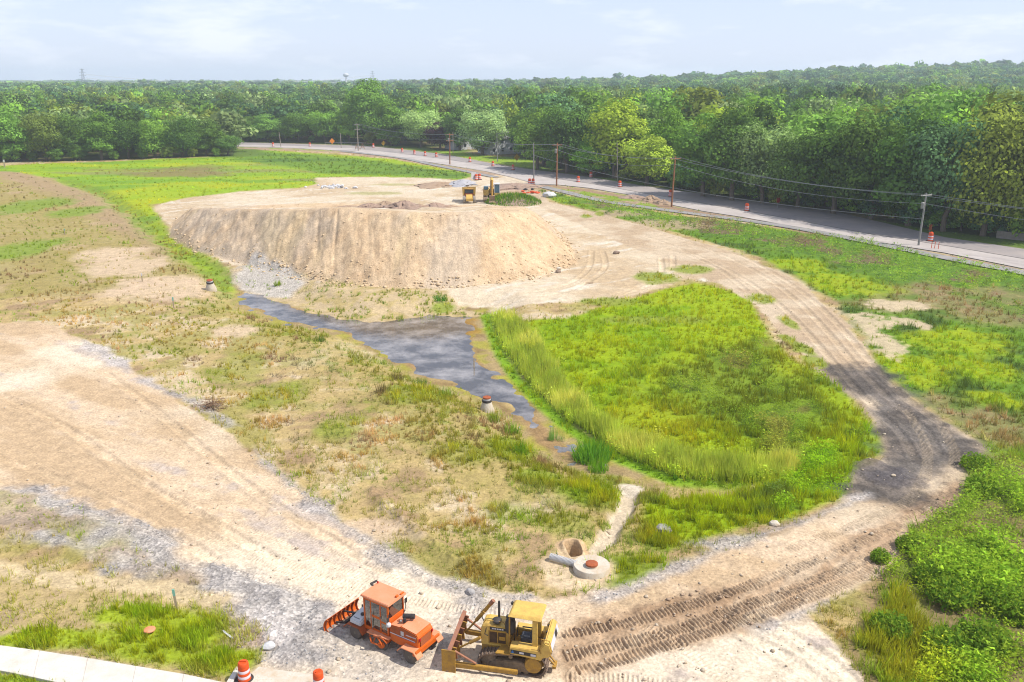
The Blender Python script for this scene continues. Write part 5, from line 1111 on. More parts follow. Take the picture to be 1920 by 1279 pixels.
d0.scale = (.95,) * 3; d1.scale = (.9,) * 3
FARD = [(512,275,'beside the two thin leaning poles'),(581,275,'right of the two thin leaning poles'),(700,277,'white looking drum right of the far crossarm pole'),(754,286,'first of the four along the road bend, left of the maroon tree'),(777,290,'second of the four along the road bend below the maroon tree'),(797,292.5,'third of the four along the road bend'),(818,295,'last of the four along the road bend, left of the double pole'),(881,304,'in the road in front of the small lawn tree'),(924,312,'in the road below the street lamp pole'),
        (962,319,'standing in tree shade left of the site entrance pole'),(1084,342,'white topped one on the lane right of the brown crossarm pole'),(1108,333,'in the shade on the far edge of the road'),(1162,351,'in the road left of the yellow green conical tree'),(1257,369,'half hidden behind the pale crossarm pole'),(993,347,'left one of the pair at the foot of the site entrance pole'),(999.5,347,'right one of the pair at the foot of the site entrance pole'),(1400,396,'white topped one in front of the shaded trees right of the pale pole'),(1744,453,'right of the leaning grey pole in the shade'),(893,338,'right of the white barrier board at the path end'),(899,337,'small one farthest right of the white barrier board')]
for u, v, lab in FARD:
    s = 1.5
    dup(d0, on(u, v), random.uniform(0, 3), 'orange drum ' + lab, None, (s, s, s))
# ------------------------------------------------------------------ poles, wires, signs
POLES = {}
def pole(u, vb, ut, vt, r, mat, label, arms=(), box=False, lamp=False):
    x, y, z = on(u, vb); dep = y*cP - (z-CH)*sP
    a = (639.5 - vt)/CF; h = CH + y*(-sP + a*cP)/(cP + a*sP) - z; dx = (ut - 960)/CF*(y*cP - (z + h - CH)*sP) - x
    root = thing('utility_pole' if not lamp else 'street_lamp', label, 'utility pole' if not lamp else 'street lamp', (x, y, z))
    MB().rod((0,0,-.3),(dx,0,h),r,r*.7,10).build('shaft', mat, root, smooth=True)
    tilt = dx/h
    for (below, ln) in arms:
        za = h - below; c = Vector((dx*za/h, 0, za)); dv = Vector((.92, .38, 0)) * (ln/2); mb = MB(); mb.rod(c - dv + Vector((0,-.12,0)), c + dv + Vector((0,-.12,0)), .085, n=6); ca = mb.build('crossarm', mat, root)
        for s in (-.9, -.4, .9): MB().rod(c + dv*s + Vector((0,-.12,.08)), c + dv*s + Vector((0,-.12,.26)), .06, .05, 8).build('insulator', M['grey'], ca)
    if box: c = Vector((dx*(h-1.8)/h - .34, -.1, h-1.9)); MB().lathe([(.05,-.5),(.26,-.46),(.27,.40),(.2,.48),(.05,.52)], c, 14).build('transformer', M['grey'], root, smooth=True)
    if lamp: mb = MB(); mb.rod((dx,0,h-.3),(dx+1.4,-.6,h+.1),.05); mb.box((dx+1.7,-.75,h+.12),(.7,.3,.14),rz=-.4); mb.build('lamp_head', M['grey'], root)
    POLES[label] = Vector((x+dx, y, z+h)); return Vector((x+dx, y, z+h))
pA = pole(672, 283, 669, 231, .20, M['pole_grey'], 'grey crossarm utility pole at the near edge of the far road', ((.6,2.4),(2.3,2.0)))
pB = pole(843.5, 309, 843, 250, .19, M['pole_brown'], 'brown double crossarm pole left of the white house', ((.4,2.6),(2.2,2.4)), True)
pB2 = pole(849.5, 287, 849, 248, .15, M['pole_grey'], 'plain grey pole just behind the double crossarm pole')
pC = pole(1043.5, 349, 1045, 268, .20, M['pole_brown'], 'reddish brown crossarm utility pole by the path', ((.5,2.6),), True)
pD = pole(1259, 388, 1266.5, 293, .19, M['pole_brown'], 'tall pale topped crossarm utility pole by the soil heaps', ((.5,2.6),))
pE = pole(1722, 461, 1737, 362, .17, M['grey'], 'leaning grey utility pole with transformer above the weeds', ((.35,2.2),), True)
pF = pole(1001, 342.5, 1000.5, 268, .17, M['grey'], 'slim grey pole at the site entrance')
pole(527, 276, 523, 248, .15, M['pole_grey'], 'shorter of the two thin leaning poles by the far road')
pole(535, 263, 531, 221, .16, M['pole_grey'], 'taller of the two thin leaning poles by the far road')
pole(640, 278, 638, 250, .15, M['pole_grey'], 'bare leaning pole left of the grey crossarm pole')
pole(1158, 340, 1157, 268, .14, M['pole_grey'], 'thin grey pole in the shade behind the road')
pL = pole(933, 303, 931.5, 250, .15, M['grey'], 'grey street lamp pole in front of the white house', lamp=True)
pole(1035.5, 322, 1035, 292, .10, M['pole_grey'], 'short dark pole under the dark green roadside tree')
def wire(p, q, sag, off, label, grp):
    o_ = Vector(off); pts = []
    for k in range(15):
        t = k/14; c = p + (q - p)*t + o_; c.z -= 4*sag*t*(1-t); pts.append(c)
    mb = MB(); mb.tube(pts, .042, 4); tag(mb.build('power_line', M['wire']), label, 'power line', grp)
pOff = Vector((pE.x + 46, pE.y - 50, pE.z + .5)); pOffL = Vector((pA.x - 60, pA.y + 70, pA.z))
for a, b, nm in ((pB, pC, 'between the double crossarm pole and the reddish brown pole'), (pC, pD, 'between the reddish brown pole and the pale topped pole'), (pD, pE, 'between the pale topped pole and the leaning grey pole'), (pE, pOff, 'from the leaning grey pole to the right edge'), (pA, pB, 'between the far grey pole and the double crossarm pole')):
    for k, o_ in enumerate(((-1.0,-.4,-.3),(1.0,.4,-.3),(0,-.2,-1.6))):
        wire(a, b, 1.0 + .25*k, o_, 'thin dark cable ' + nm, 'power lines ' + nm)
wire(pF - Vector((0,0,3)), pE - Vector((0,0,4)), 2.0, (0,0,0), 'lowest sagging cable from the site entrance pole to the leaning grey pole', None)
def sign(u, v, size, mat, label, shape='diamond', hp=1.6, face=-1):
    x, y, z = on(u, v); root = thing('road_sign', label, 'sign', (x, y, z)); MB().rod((0,0,-.2),(0,0,hp+size*.4),.05,n=8).build('post', M['grey'], root)
    n = {'diamond':4,'octagon':8}.get(shape)
    if n: vs = [(size*.62*math.cos(2*math.pi*i/n + (0 if n == 4 else math.pi/8)), -.07, hp+size*.62+size*.62*math.sin(2*math.pi*i/n + (0 if n == 4 else math.pi/8))) for i in range(n)]
    else: vs = [(-size/2,-.07,hp),(size/2,-.07,hp),(size/2,-.07,hp+size*1.2),(-size/2,-.07,hp+size*1.2)]
    k = len(vs); mb = MB(); mb.add(vs + [(a, b+.03, c) for a, b, c in vs], [tuple(range(k)), tuple(range(2*k-1, k-1, -1))] + [(i, i+k, (i+1) % k+k, (i+1) % k) for i in range(k)]); mb.build('sign_face', mat, root); root.rotation_euler = (0, 0, .55); return root
sign(1458, 390, .95, M['red'], 'red eight sided sign in front of the dark roadside trees', 'octagon', 1.0)
sign(969, 308, 1.7, M['sign_yellow'], 'yellow diamond sign on the lawn right of the street lamp', 'diamond', 1.0)
sign(623, 273, 1.8, M['sign_orange'], 'orange sign beyond the far road left of the crossarm pole', 'diamond', .6)
sign(719, 275, 1.5, M['sign_yellow'], 'yellow sign beyond the far road right of the crossarm pole', 'diamond', .4)
sign(450, 266.5, 1.8, M['white'], 'small white board at the far end of the road', 'square', .3)
sign(1742, 443, .8, M['dark_orange'], 'small rusty box on a post behind the right hand drum', 'square', 1.0)
sign(888, 338, 1.4, M['white'], 'white barrier board at the end of the far path', 'square', .3)
for k, (u, v, lab) in enumerate(((1746,467,'left of the three by the leaning grey pole'),(1752,467,'middle of the three by the leaning grey pole'),(1759,468,'right of the three by the leaning grey pole'))):
    o = MB().box((0,0,.55),(.08,.05,1.15)).build('marker_stake', M['drum']); o.location = on(u, v); tag(o, 'short orange marker stake ' + lab, 'stake')
# A-frame barricades by the far pole
for u, lab in ((670,'left'),(680,'right')):
    root = thing('barricade', 'brown timber barricade at the foot of the far crossarm pole, the %s one' % lab, 'barricade', on(u, 281)); mb = MB()
    mb.rod((-.9,0,0),(0,0,2.2),.07,n=6); mb.rod((.9,0,0),(0,0,2.2),.07,n=6); mb.build('leg_frame', M['pole_brown'], root); MB().box((0,-.08,1.0),(1.4,.06,.25)).build('board', M['pole_brown'], root)
# guard rail beyond the far road
mb = MB(); a = Vector(on(610,270.5)); b = Vector(on(683,271.5)); mb.box((a+b)/2+Vector((0,0,.7)), ((b-a).length,.1,.35), rz=math.atan2(b.y-a.y,b.x-a.x)); rl = thing('guard_rail','grey guard rail beyond the far road','guard rail'); mb.build('rail', M['grey'], rl)
for k in range(7): p = a + (b-a)*(k/6); MB().box(p+Vector((0,.1,.35)),(.15,.15,.8)).build('post', M['pole_grey'], rl)
# picket fence at the right
fe = thing('picket_fence', 'weathered white picket fence under the trees at the right edge', 'fence'); a = Vector(on(1868,447)); b = Vector(on(1945,455)); n = 64; mb = MB(); ang = math.atan2(b.y-a.y,b.x-a.x)
for k in range(n): mb.box(a+(b-a)*(k/(n-1))+Vector((0,0,.65)),(.12,.03,1.2),rz=ang)
mb.build('pickets', M['pole_grey'], fe); mb = MB()
for z in (.35,.95): mb.box((a+b)/2+Vector((.02,.05,z)),((b-a).length,.05,.1),rz=ang)
mb.build('rail', M['pole_grey'], fe)
# ------------------------------------------------------------------ houses
def house(u, v, w, d, hw, hr, rz, label, mat='siding'):
    x, y, z = on(u, v); root = thing('house', label, 'house', (x, y, z), rz); MB().b2(-w/2,w/2,-d/2,d/2,-.3,hw).build('wall', M[mat], root)
    mb = MB(); mb.add([(-w/2-.4,-d/2-.5,hw-.05),(w/2+.4,-d/2-.5,hw-.05),(w/2+.4,d/2+.5,hw-.05),(-w/2-.4,d/2+.5,hw-.05),(-w/2-.4,0,hw+hr),(w/2+.4,0,hw+hr)], [(0,1,5,4),(2,3,4,5),(0,4,3),(1,2,5),(3,2,1,0)]); mb.build('roof', M['roof'], root)
    n = int(w//3)
    for s in range(2 if hw > 4 else 1):
        for k in range(n):
            xx = -w/2 + (k+.5)*w/n; f = MB().b2(xx-.55,xx+.55,-d/2-.05,-d/2+.02,.9+s*2.7,2.3+s*2.7).build('window', M['white'], root); MB().b2(xx-.45,xx+.45,-d/2-.07,-d/2-.052,1.0+s*2.7,2.2+s*2.7).build('pane', M['darkglass'], f)
    dr = MB().b2(-.5,.5,-d/2-.04,-d/2-.01,.1,.88).build('door_step', M['concrete'], root); return root
house(947, 287, 17, 9, 5.4, 2.6, .5, 'white two storey house behind the lawn trees')
house(870, 279, 12, 8, 5.0, 2.4, .5, 'smaller white house half hidden left of the lawn tree')
house(1246, 322, 9, 8, 4.6, 2.2, .5, 'white house glimpsed between the roadside trees')
# ------------------------------------------------------------------ skyline: pylons, water tower
def pylon(u, vt, y, label):
    dep = y*cP + CH*sP; x = (u-960)/CF*dep; a = (639.5-vt)/CF; h = CH + y*(-sP + a*cP)/(cP + a*sP); z = gz(x, y); h -= z
    root = thing('pylon', label, 'pylon', (x, y, z)); mb = MB(); b0 = h*.085; t0 = h*.018
    lv = [h*k/9 for k in range(10)]; wd = [b0*(1-l/h)**1.2 + t0 for l in lv]
    for k in range(9):
        for sx, sy in ((1,1),(1,-1),(-1,1),(-1,-1)): mb.rod((sx*wd[k],sy*wd[k],lv[k]),(sx*wd[k+1],sy*wd[k+1],lv[k+1]),h*.004,n=4)
        for sx, sy, tx, ty in ((1,1,-1,1),(1,-1,1,1),(-1,-1,1,-1),(-1,1,-1,-1)): mb.rod((sx*wd[k],sy*wd[k],lv[k]),(tx*wd[k+1],ty*wd[k+1],lv[k+1]),h*.0028,n=4)
    mb.build('lattice_mast', M['lattice'], root)
    for k, zz in enumerate((.74,.86,.97)):
        mb = MB(); l = h*(.15,.13,.09)[k]; mb.rod((-l,0,h*zz),(l,0,h*zz),h*.004,n=4); mb.rod((-l,0,h*zz),(0,0,h*(zz+.035)),h*.003,n=4); mb.rod((l,0,h*zz),(0,0,h*(zz+.035)),h*.003,n=4); mb.build('crossarm', M['lattice'], root)
    return Vector((x, y, z + h*.80)), h
P1, h1 = pylon(160, 129, 1500, 'tall lattice power pylon on the left skyline'); P2, h2 = pylon(700, 133, 1900, 'lattice power pylon on the skyline behind the tallest tree')
for k in range(4):
    mb = MB(); dz = -(k//2)*6; a = P1 + Vector((-5+10*(k%2), 0, dz)); b = P2 + Vector((-5+10*(k%2), 0, dz)); pts = [a + (b-a)*(t/14) - Vector((0,0,4*16*(t/14)*(1-t/14))) for t in range(15)]; mb.tube(pts, .22, 4)
    tag(mb.build('transmission_line', M['tanksteel']), 'pale transmission cable sagging between the two pylons', 'power line', 'transmission cables between the pylons')
y = 2200; x = (650-960)/CF*(y*cP+CH*sP); zt = CH + y*math.tan(math.atan((639.5-142.5)/CF) - CP); wt_ = thing('water_tower', 'white water tower on the skyline left of the tallest tree', 'water tower', (x, y, 0))
MB().lathe([(.5,zt-3),(5.5,zt-1.5),(7.2,zt+1.5),(6.0,zt+5),(2.5,zt+6.8),(.3,zt+7.2)],(0,0,0),20).build('tank', M['tanksteel'], wt_, smooth=True); MB().lathe([(3.4,0),(1.6,4),(1.5,zt-3)],(0,0,0),14).build('stem', M['tanksteel'], wt_, smooth=True)
# ------------------------------------------------------------------ machines behind the mound
def far_truck():
    x, y, z = on(880, 381); root = thing('dump_truck', 'yellow articulated dump truck parked behind the mound', 'dump truck', (x, y, z - .05), .06); root.scale = (1.0,)*3
    for nm_, xx, yy in (('wheel',-1.05,.0),('wheel',1.05,.0),('wheel',-1.05,4.0),('wheel',1.05,4.0),('wheel',-1.05,5.6),('wheel',1.05,5.6)):
        t = MB().lathe([(.4,-.28),(.72,-.26),(.80,-.2),(.80,.2),(.72,.26),(.4,.28)],(0,0,0),22,'y').build('wheel', M['rim'], root, smooth=True); t.location = (xx, yy, .8); t.rotation_euler = (0,0,math.pi/2)
    mb = MB(); mb.add([(-.72,-.9,.55),(.72,-.9,.55),(.72,-.95,1.1),(-.72,-.95,1.1),(-.66,-.7,1.5),(.66,-.7,1.5),(.66,1.0,1.75),(-.66,1.0,1.75),(.72,1.0,.55),(-.72,1.0,.55)], [(0,1,2,3),(3,2,5,4),(4,5,6,7),(1,8,6,5,2),(0,3,4,7,9),(8,9,7,6),(0,9,8,1)]); mb.build('bonnet', M['yellow'], root, .03)
    mb = MB(); mb.b2(-1.25,1.25,1.0,1.15,1.2,1.6); mb.b2(-.9,.9,1.1,2.4,1.4,1.9); mb.b2(-.4,.4,2.2,7,.7,1.1); mb.build('frame', M['dark_orange'], root, .02)
    mb = MB(); mb.b2(-.85,.85,1.15,2.4,1.9,2.75); mb.build('cab', M['black'], root, .05); MB().b2(-.8,.8,1.12,1.148,2.1,2.6).build('windscreen', M['darkglass'], root); MB().b2(-.95,.95,1.05,2.5,2.75,2.86).build('cab_roof', M['yellow_worn'], root, .03)
    mb = MB(); mb.add([(-1.35,2.7,1.5),(1.35,2.7,1.5),(1.45,2.5,3.1),(-1.45,2.5,3.1),(-1.35,6.6,1.7),(1.35,6.6,1.7),(1.45,6.9,2.7),(-1.45,6.9,2.7)], [(0,1,2,3),(0,3,7,4),(1,5,6,2),(4,5,1,0)]); mb.build('dump_body', M['yellow'], root)
    mb = MB(); mb.b2(-1.35,-1.15,.9,1.1,1.5,3.1); mb.b2(-1.35,-.4,.9,1.1,2.95,3.15); mb.rod((1.2,1.0,1.5),(1.2,1.0,3.2),.07); mb.build('guard_frame', M['yellow'], root, .02)
far_truck()
def excavator():
    x, y, z = on(922, 379); root = thing('excavator', 'yellow excavator with boom folded to the front beside the dump truck', 'excavator', (x, y, z), .05)
    for s in (-1, 1):
        P_ = track_loop(-1.4, .42, .42, 1.5, .42, .42, 40); mb = MB(); n = len(P_); vs = [(s*1.05-.28, yy+1.2, zz) for yy, zz in P_] + [(s*1.05+.28, yy+1.2, zz) for yy, zz in P_]; mb.add(vs, [tuple(range(n-1,-1,-1)), tuple(range(n, 2*n))] + [(i, (i+1) % n, (i+1) % n+n, i+n) for i in range(n)]); mb.build('track', M['mud'], root)
    MB().rod((0,1.2,.6),(0,1.2,1.05),.7,.7,18).build('turntable', M['black'], root)
    mb = MB(); mb.b2(-1.35,-.45,.2,3.4,1.05,2.0); mb.b2(-.5,1.35,1.6,3.4,1.05,2.0); mb.build('body', M['yellow'], root, .08)
    mb = MB(); mb.b2(-1.3,-.55,.25,1.3,2.0,2.5); mb.build('side_box', M['blueglass'], root, .05)
    mb = MB(); mb.b2(.42,1.32,.0,1.55,1.05,1.5); cb = mb.build('cab', M['yellow'], root, .04); mb = MB(); mb.b2(.44,1.30,.02,1.5,1.5,2.85); mb.build('cab_glass', M['blueglass'], cb, .04); mb = MB(); mb.b2(.40,1.34,-.02,1.55,2.85,2.97)
    for xx in (.42,1.25): mb.b2(xx,xx+.08,-.01,.06,1.5,2.85)
    mb.build('cab_frame', M['white'], cb)
    mb = MB(); P = [Vector((0,.5,1.5)), Vector((0,-.2,3.3)), Vector((0,-1.0,3.9)), Vector((0,-1.9,3.6))]
    for i in range(3): mb.rod(P[i], P[i+1], .26, .24, 8)
    mb.build('boom', M['yellow'], root); mb = MB(); mb.rod((0,-1.8,3.8),(0,-2.4,1.3),.20,.16,8); mb.build('stick', M['yellow_worn'], root)
    mb = MB(); mb.rod((-.16,.2,1.9),(-.16,-.8,3.5),.07); mb.rod((.16,.2,1.9),(.16,-.8,3.5),.07); mb.build('ram', M['grey'], root)
    mb = MB(); mb.prism([(-2.6,1.35),(-2.1,1.4),(-1.7,.9),(-1.8,.25),(-2.3,.02),(-2.75,.2),(-2.6,.5),(-2.3,.55)], -.45, .45); b = mb.build('bucket', M['soil'], root); b.rotation_euler = (0,0,math.pi/2)
    root.scale = (1.28,)*3
excavator()
# ------------------------------------------------------------------ heaps
def heap(name, u, v, rx, ry, h, mat, label, cat, grp=None, seed=0, n=40):
    x, y, z = on(u, v); r_ = np.random.default_rng(seed + 1); A = np.linspace(0, 2*np.pi, n, endpoint=False); vs = [(0,0,h*.97)]; fs = []; rings = 9
    for k in range(1, rings+1):
        t = k/rings
        for i, a in enumerate(A):
            w = 1 + .22*math.sin(2*a+seed) + .14*math.sin(5*a+seed*2) + .10*r_.normal(); zz = h*(1-t**1.15)*(1+.25*math.sin(3*a+seed)*t) + .045*h*r_.normal()*(t < .95)
            vs.append((rx*t*w*math.cos(a), ry*t*w*math.sin(a), max(zz, 0) - (.25 if k == rings else 0)))
    fs = [(0, 1+i, 1+(i+1) % n) for i in range(n)] + [(1+(k-1)*n+i, 1+k*n+i, 1+k*n+(i+1) % n, 1+(k-1)*n+(i+1) % n) for k in range(1, rings) for i in range(n)]
    o = MB().add(vs, fs).build(name, mat, None, smooth=True); o.location = (x, y, z); return tag(o, label, cat, grp)
def mheap(u, v, rx, h, mat, label, seed):
    """heap on the top of the mound, seen at a pixel there"""
    lo, hi = 112.0, 176.0; dy = (u-960)/CF; best = None
    for yy in np.linspace(116, 180, 200):
        xx = dy*(yy*cP + (CH-5)*sP); zz = ground_at(xx, yy); d = yy*cP - (zz-CH)*sP; vv = 639.5 - CF*(yy*sP + (zz-CH)*cP)/d
        if best is None or abs(vv - v) < best[0]: best = (abs(vv - v), xx, yy, zz)
    _, x, y, z = best; o = heap('soil_heap', 500, 1000, rx, rx*.9, h, mat, label, 'soil heap', None, seed); o.location = (x, y, z - .1)
    o.scale = (1, 1, .72)
MUDM = paint_mat('dark damp soil', tuple(S(196, 166, 144)), .95, 0, tuple(S(150, 128, 114)), .9, 1.2, bump=.9, bscale=2.5)
for k, (u, v, rx, h, lab) in enumerate(((652,388.5,2.4,.6,'small low soil heap at the left of the row on the mound'),(693,389.5,2.6,1.25,'leftmost tall brown soil heap on the mound'),(722,389.0,2.9,1.7,'tallest brown soil heap on the mound'),(758,389.5,3.3,1.7,'wide brown soil heap right of the tallest one on the mound'),(786,390,2.2,1.05,'low rubbly soil heap in the middle of the row on the mound'),(815,390,2.7,1.35,'grey brown soil heap near the right of the row on the mound'),(842,390,2.2,.95,'last small soil heap on the right of the row on the mound'))):
    mheap(u, v, rx, h, MUDM if k in (1,3,5) else M['soil'], lab, k)
heap('gravel_heap', 866, 346, 4.6, 5, 1.25, M['gravel_pile'], 'pale grey gravel heap behind the dump truck', 'gravel heap', None, 11)
heap('soil_heap', 820, 348, 6, 6, .9, M['soil'], 'low brown soil spread left of the gravel heap', 'soil heap', None, 12)
heap('soil_heap', 965, 352, 7, 6, 1.1, MUDM, 'brown soil bank behind the excavator', 'soil heap', None, 13)
heap('soil_heap', 1185, 371, 2.6, 2.6, .7, MUDM, 'shaded soil heap at the road edge, left of three', 'soil heap', None, 14); heap('soil_heap', 1220, 377, 2.2, 2.2, 1.3, M['soil'], 'pointed soil heap at the road edge, middle of three', 'soil heap', None, 15); heap('soil_heap', 1243, 382, 2.0, 2.0, .9, M['soil'], 'soil heap touching the pale topped pole at the road edge', 'soil heap', None, 16)
wm = heap('weedy_heap', 962, 380, 6.2, 4.6, 1.6, MUDM, 'soil heap overgrown with bright weeds right of the excavator', 'soil heap', None, 17)
def plant_clump(name, loc, n, h, rad, cols, label, cat, wf=.03, lean=.35, zf=None, grp=None, tip=None, parent=None, leafy=False):
    if leafy: n = n*4
    V = np.zeros((n, 3, 3), f32); Cc = np.zeros((n, 3, 3), f32)
    for k in range(n):
        a = RNG.uniform(0, 6.28); r = rad*math.sqrt(RNG.random()); hh = h*RNG.uniform(.55, 1.1)*(1 - .35*(r/rad)**2); t = RNG.uniform(0, 3.14); la = RNG.uniform(0, 6.28) if RNG.random() < .5 else a; ll = hh*lean*RNG.random(); x, y = r*math.cos(a), r*math.sin(a); z = zf(x, y) if zf else -.05
        if leafy:
            q = Vector((x, y, hh*RNG.random()**.6)); s_ = h*.10*RNG.uniform(.6, 1.4); V[k] = [q + Vector(RNG.normal(size=3)).normalized()*s_ for _ in range(3)]; Cc[k] = np.array(cols[int(RNG.integers(len(cols)))])*RNG.uniform(.75, 1.25); continue
        w = wf*hh*RNG.uniform(.7, 1.3); V[k] = [(x-w*math.cos(t), y-w*math.sin(t), z), (x+w*math.cos(t), y+w*math.sin(t), z), (x+ll*math.cos(la), y+ll*math.sin(la), z+hh)]
        c = np.array(cols[int(RNG.integers(len(cols)))])*RNG.uniform(.75, 1.25); Cc[k] = c; Cc[k, 2] = c if tip is None else tip
    o = np_object(name, V.reshape(-1, 3), np.arange(n*3, dtype=np.int32).reshape(-1, 3), M['grass'], colors=Cc.reshape(-1, 3), parent=parent)
    if parent is None: o.location = loc; tag(o, label, cat, grp)
    return o
G1, G2, G3 = S(120,170,40)*1.3, S(90,140,40)*1.3, S(165,190,40)*1.3
plant_clump('weeds', None, 2600, 1.0, 6.0, [G1, G2, G3], '', '', .10, .5, lambda x, y: max(0, 1.5*(1 - (x/6.2)**2 - (y/4.6)**2)) - .1, parent=wm)
cat_ = on(1110, 860); plant_clump('cattail_clump', cat_, 620, 1.6, 1.35, [S(110,160,44)*1.8, S(134,176,48)*1.8, S(92,142,40)*1.8], 'dense dark green cattail clump at the end of the water', 'plant', .030, .6)
plant_clump('reed_tuft', on(1122, 882), 240, 1.1, .7, [S(130,185,40)*1.4, S(150,190,50)*1.4], 'bright green rush tuft below the cattail clump', 'plant', .03, .4)
plant_clump('cattail_clump', on(1037, 824), 60, 1.5, .45, [S(130,180,70)*1.4, S(150,185,90)*1.4], 'thin upright cattails standing in the shallow water', 'plant', .02, .15); plant_clump('cattail_clump', on(1054, 826), 26, 1.0, .3, [S(140,180,80)*1.4], 'smaller sparse cattails right of the thin upright ones', 'plant', .02, .2)
plant_clump('weed_plant', on(1267, 898), 40, .6, .2, [S(120,170,40)*1.4], 'single small weed on the bare mud', 'plant', .06, .4)
plant_clump('weed_plant', on(522, 535), 70, .9, .5, [S(160,185,40)*1.3], 'yellow green weed on the gravel bank below the mound', 'plant', .06, .4); plant_clump('weed_plant', on(825, 562), 130, .9, .9, [S(100,160,40)*1.4], 'leafy green weed at the right foot of the mound', 'plant', .06, .4)
for k, (u, v, h, r_, lab) in enumerate(((1668,1190,1.1,.9,'yellow green bush at the corner of the pale soil'),(1740,1090,1.0,.8,'bright bush left of the tall weeds'),(1700,1030,.8,.6,'small bush by the haul road bend'),(1650,1052,.7,.5,'low tuft at the edge of the haul road'),(1850,1050,1.2,1.1,'tall leafy bush near the right edge'),(1780,1130,1.3,1.1,'dense green bush below the tall weeds'),(1895,1150,1.4,1.2,'large bright bush at the right edge'),(1840,1215,1.4,1.2,'large green bush in the lower right corner'),(1830,880,1.1,1.0,'green bush at the outside of the black bend'),(1838,925,1.2,.9,'dark leafy bush right of the black bend'),(1770,1225,1.2,1.0,'olive bush left of the corner bush'))):
    plant_clump('bush', on(u, v), 420, h, r_, [S(134,172,50)*1.3, S(112,150,48)*1.3, S(160,184,58)*1.3], lab, 'bush', .07, .55, leafy=True)
# weed tufts along the water
for u, v, h, c in ((600,640,.9,S(120,150,50)),(745,712,1.0,S(150,135,80)),(790,720,.8,S(120,150,60)),(960,812,1.2,S(150,190,50)),(975,850,1.2,S(140,180,40)),(470,598,.8,S(180,140,110)),(715,735,1.0,S(160,140,90)),(835,745,1.1,S(140,170,60)),(925,790,1.1,S(160,180,60))):
    plant_clump('weed_plant', on(u, v), 110, h, .6, [c*1.35, c*1.1, c*1.5], 'feathery weed tuft on the near bank of the water', 'plant', .035, .4, grp='weed tufts on the near bank')
# ------------------------------------------------------------------ concrete structures
def manhole(u, v, lab, s=1.0, tilt=.0):
    root = thing('manhole_cone', lab, 'manhole', on(u, v, -.15)); root.scale = (s,)*3; root.rotation_euler = (tilt, 0, 0)
    MB().lathe([(.62,0),(.62,.25),(.36,1.0),(.35,1.05)],(0,0,0),26).build('concrete_cone', M['concrete_old'], root, smooth=True)
    MB().lathe([(.375,.98),(.40,1.0),(.40,1.15),(.375,1.17)],(0,0,0),26).build('dark_collar', M['black'], root, smooth=True); MB().lathe([(.33,1.165),(.33,1.30)],(0,0,0),24).build('white_ring', M['white'], root, smooth=True)
    MB().lathe([(.30,1.29),(.34,1.30),(.34,1.40),(.30,1.42),(.05,1.425)],(0,0,0),26).build('iron_cover', M['brick'], root, smooth=True)
manhole(913, 771, 'white concrete manhole cone with rusty cover at the water edge', .98); manhole(396, 544, 'white concrete manhole cone half buried on the far left bank', 1.1, .15)
x, y, _ = on(*(1109, 1068)); zs = ground_at(x, y); sl_ = thing('catch_basin', 'wide round concrete slab with small rusty cover beside the pit', 'manhole', (x, y, zs))
MB().lathe([(.98,-.4),(.98,.30),(.95,.34),(.30,.345)],(0,0,0),40).build('concrete_slab', M['concrete_old'], sl_, smooth=True)
MB().lathe([(.31,.34),(.31,.44)],(-.02,-.22,0),24).build('brick_ring', M['concrete_old'], sl_); MB().lathe([(.29,.435),(.33,.44),(.33,.53),(.29,.55),(.05,.555)],(-.02,-.22,0),26).build('iron_cover', M['brick'], sl_, smooth=True)
a = Vector((x-.80, y+.22, zs+.20)); b = Vector((x-2.15, y+.95, zs+.22)); mb = MB(); n = 22; d = (b-a)/n
for k in range(n): mb.rod(a+d*k, a+d*(k+.55), .20, .20, 14, False); mb.rod(a+d*(k+.55), a+d*(k+1), .165, .165, 14, False)
mb.rod(b, b+d*.1, .20, .05, 14); tag(mb.build('corrugated_pipe', M['white']), 'short white corrugated pipe lying beside the concrete slab', 'pipe')
# sidewalk slabs
wk = [(-60,1206,1252),(0,1213,1258),(75,1223,1273),(165,1237,1293),(255,1252,1310),(345,1267,1328),(440,1287,1350)]
mb = MB()
for i in range(len(wk)-1):
    (u0,t0,b0),(u1,t1,b1) = wk[i], wk[i+1]; q = [Vector(at(u0+.15,t0)), Vector(at(u1-.15,t1)), Vector(at(u1-.15-12,b1)), Vector(at(u0+.15-12,b0))]
    zt = .10; vs = [(p.x,p.y,zt) for p in q] + [(p.x,p.y,-.25) for p in q]; mb.add(vs, [(0,1,2,3),(7,6,5,4),(0,4,5,1),(1,5,6,2),(2,6,7,3),(3,7,4,0)])
tag(mb.build('sidewalk', M['concrete'], None, .01), 'pale concrete sidewalk slabs in the lower left corner', kind='structure')
q = [at(p[0], p[1]) for p in ((474,1263),(486,1253),(520,1259),(620,1272),(760,1290),(740,1320),(430,1320))]; mb = MB(); k = len(q); mb.add([(a_,b_,.10) for a_,b_ in q] + [(a_,b_,-.2) for a_,b_ in q], [tuple(range(k)), tuple(range(2*k-1,k-1,-1))] + [(i,i+k,(i+1)%k+k,(i+1)%k) for i in range(k)]); tag(mb.build('pavement', M['concrete_old'], None, .01), 'concrete apron at the lower edge of the lot', kind='structure')
q = [at(p[0], p[1]) for p in ((416,1300),(443,1256),(452,1254),(430,1300))]; mb = MB(); k = 4; mb.add([(a_,b_,.17) for a_,b_ in q] + [(a_,b_,-.2) for a_,b_ in q], [tuple(range(k)), tuple(range(2*k-1,k-1,-1))] + [(i,i+k,(i+1)%k+k,(i+1)%k) for i in range(k)]); tag(mb.build('kerb', M['concrete'], None, .01), 'short concrete kerb end beside the drum', kind='structure')
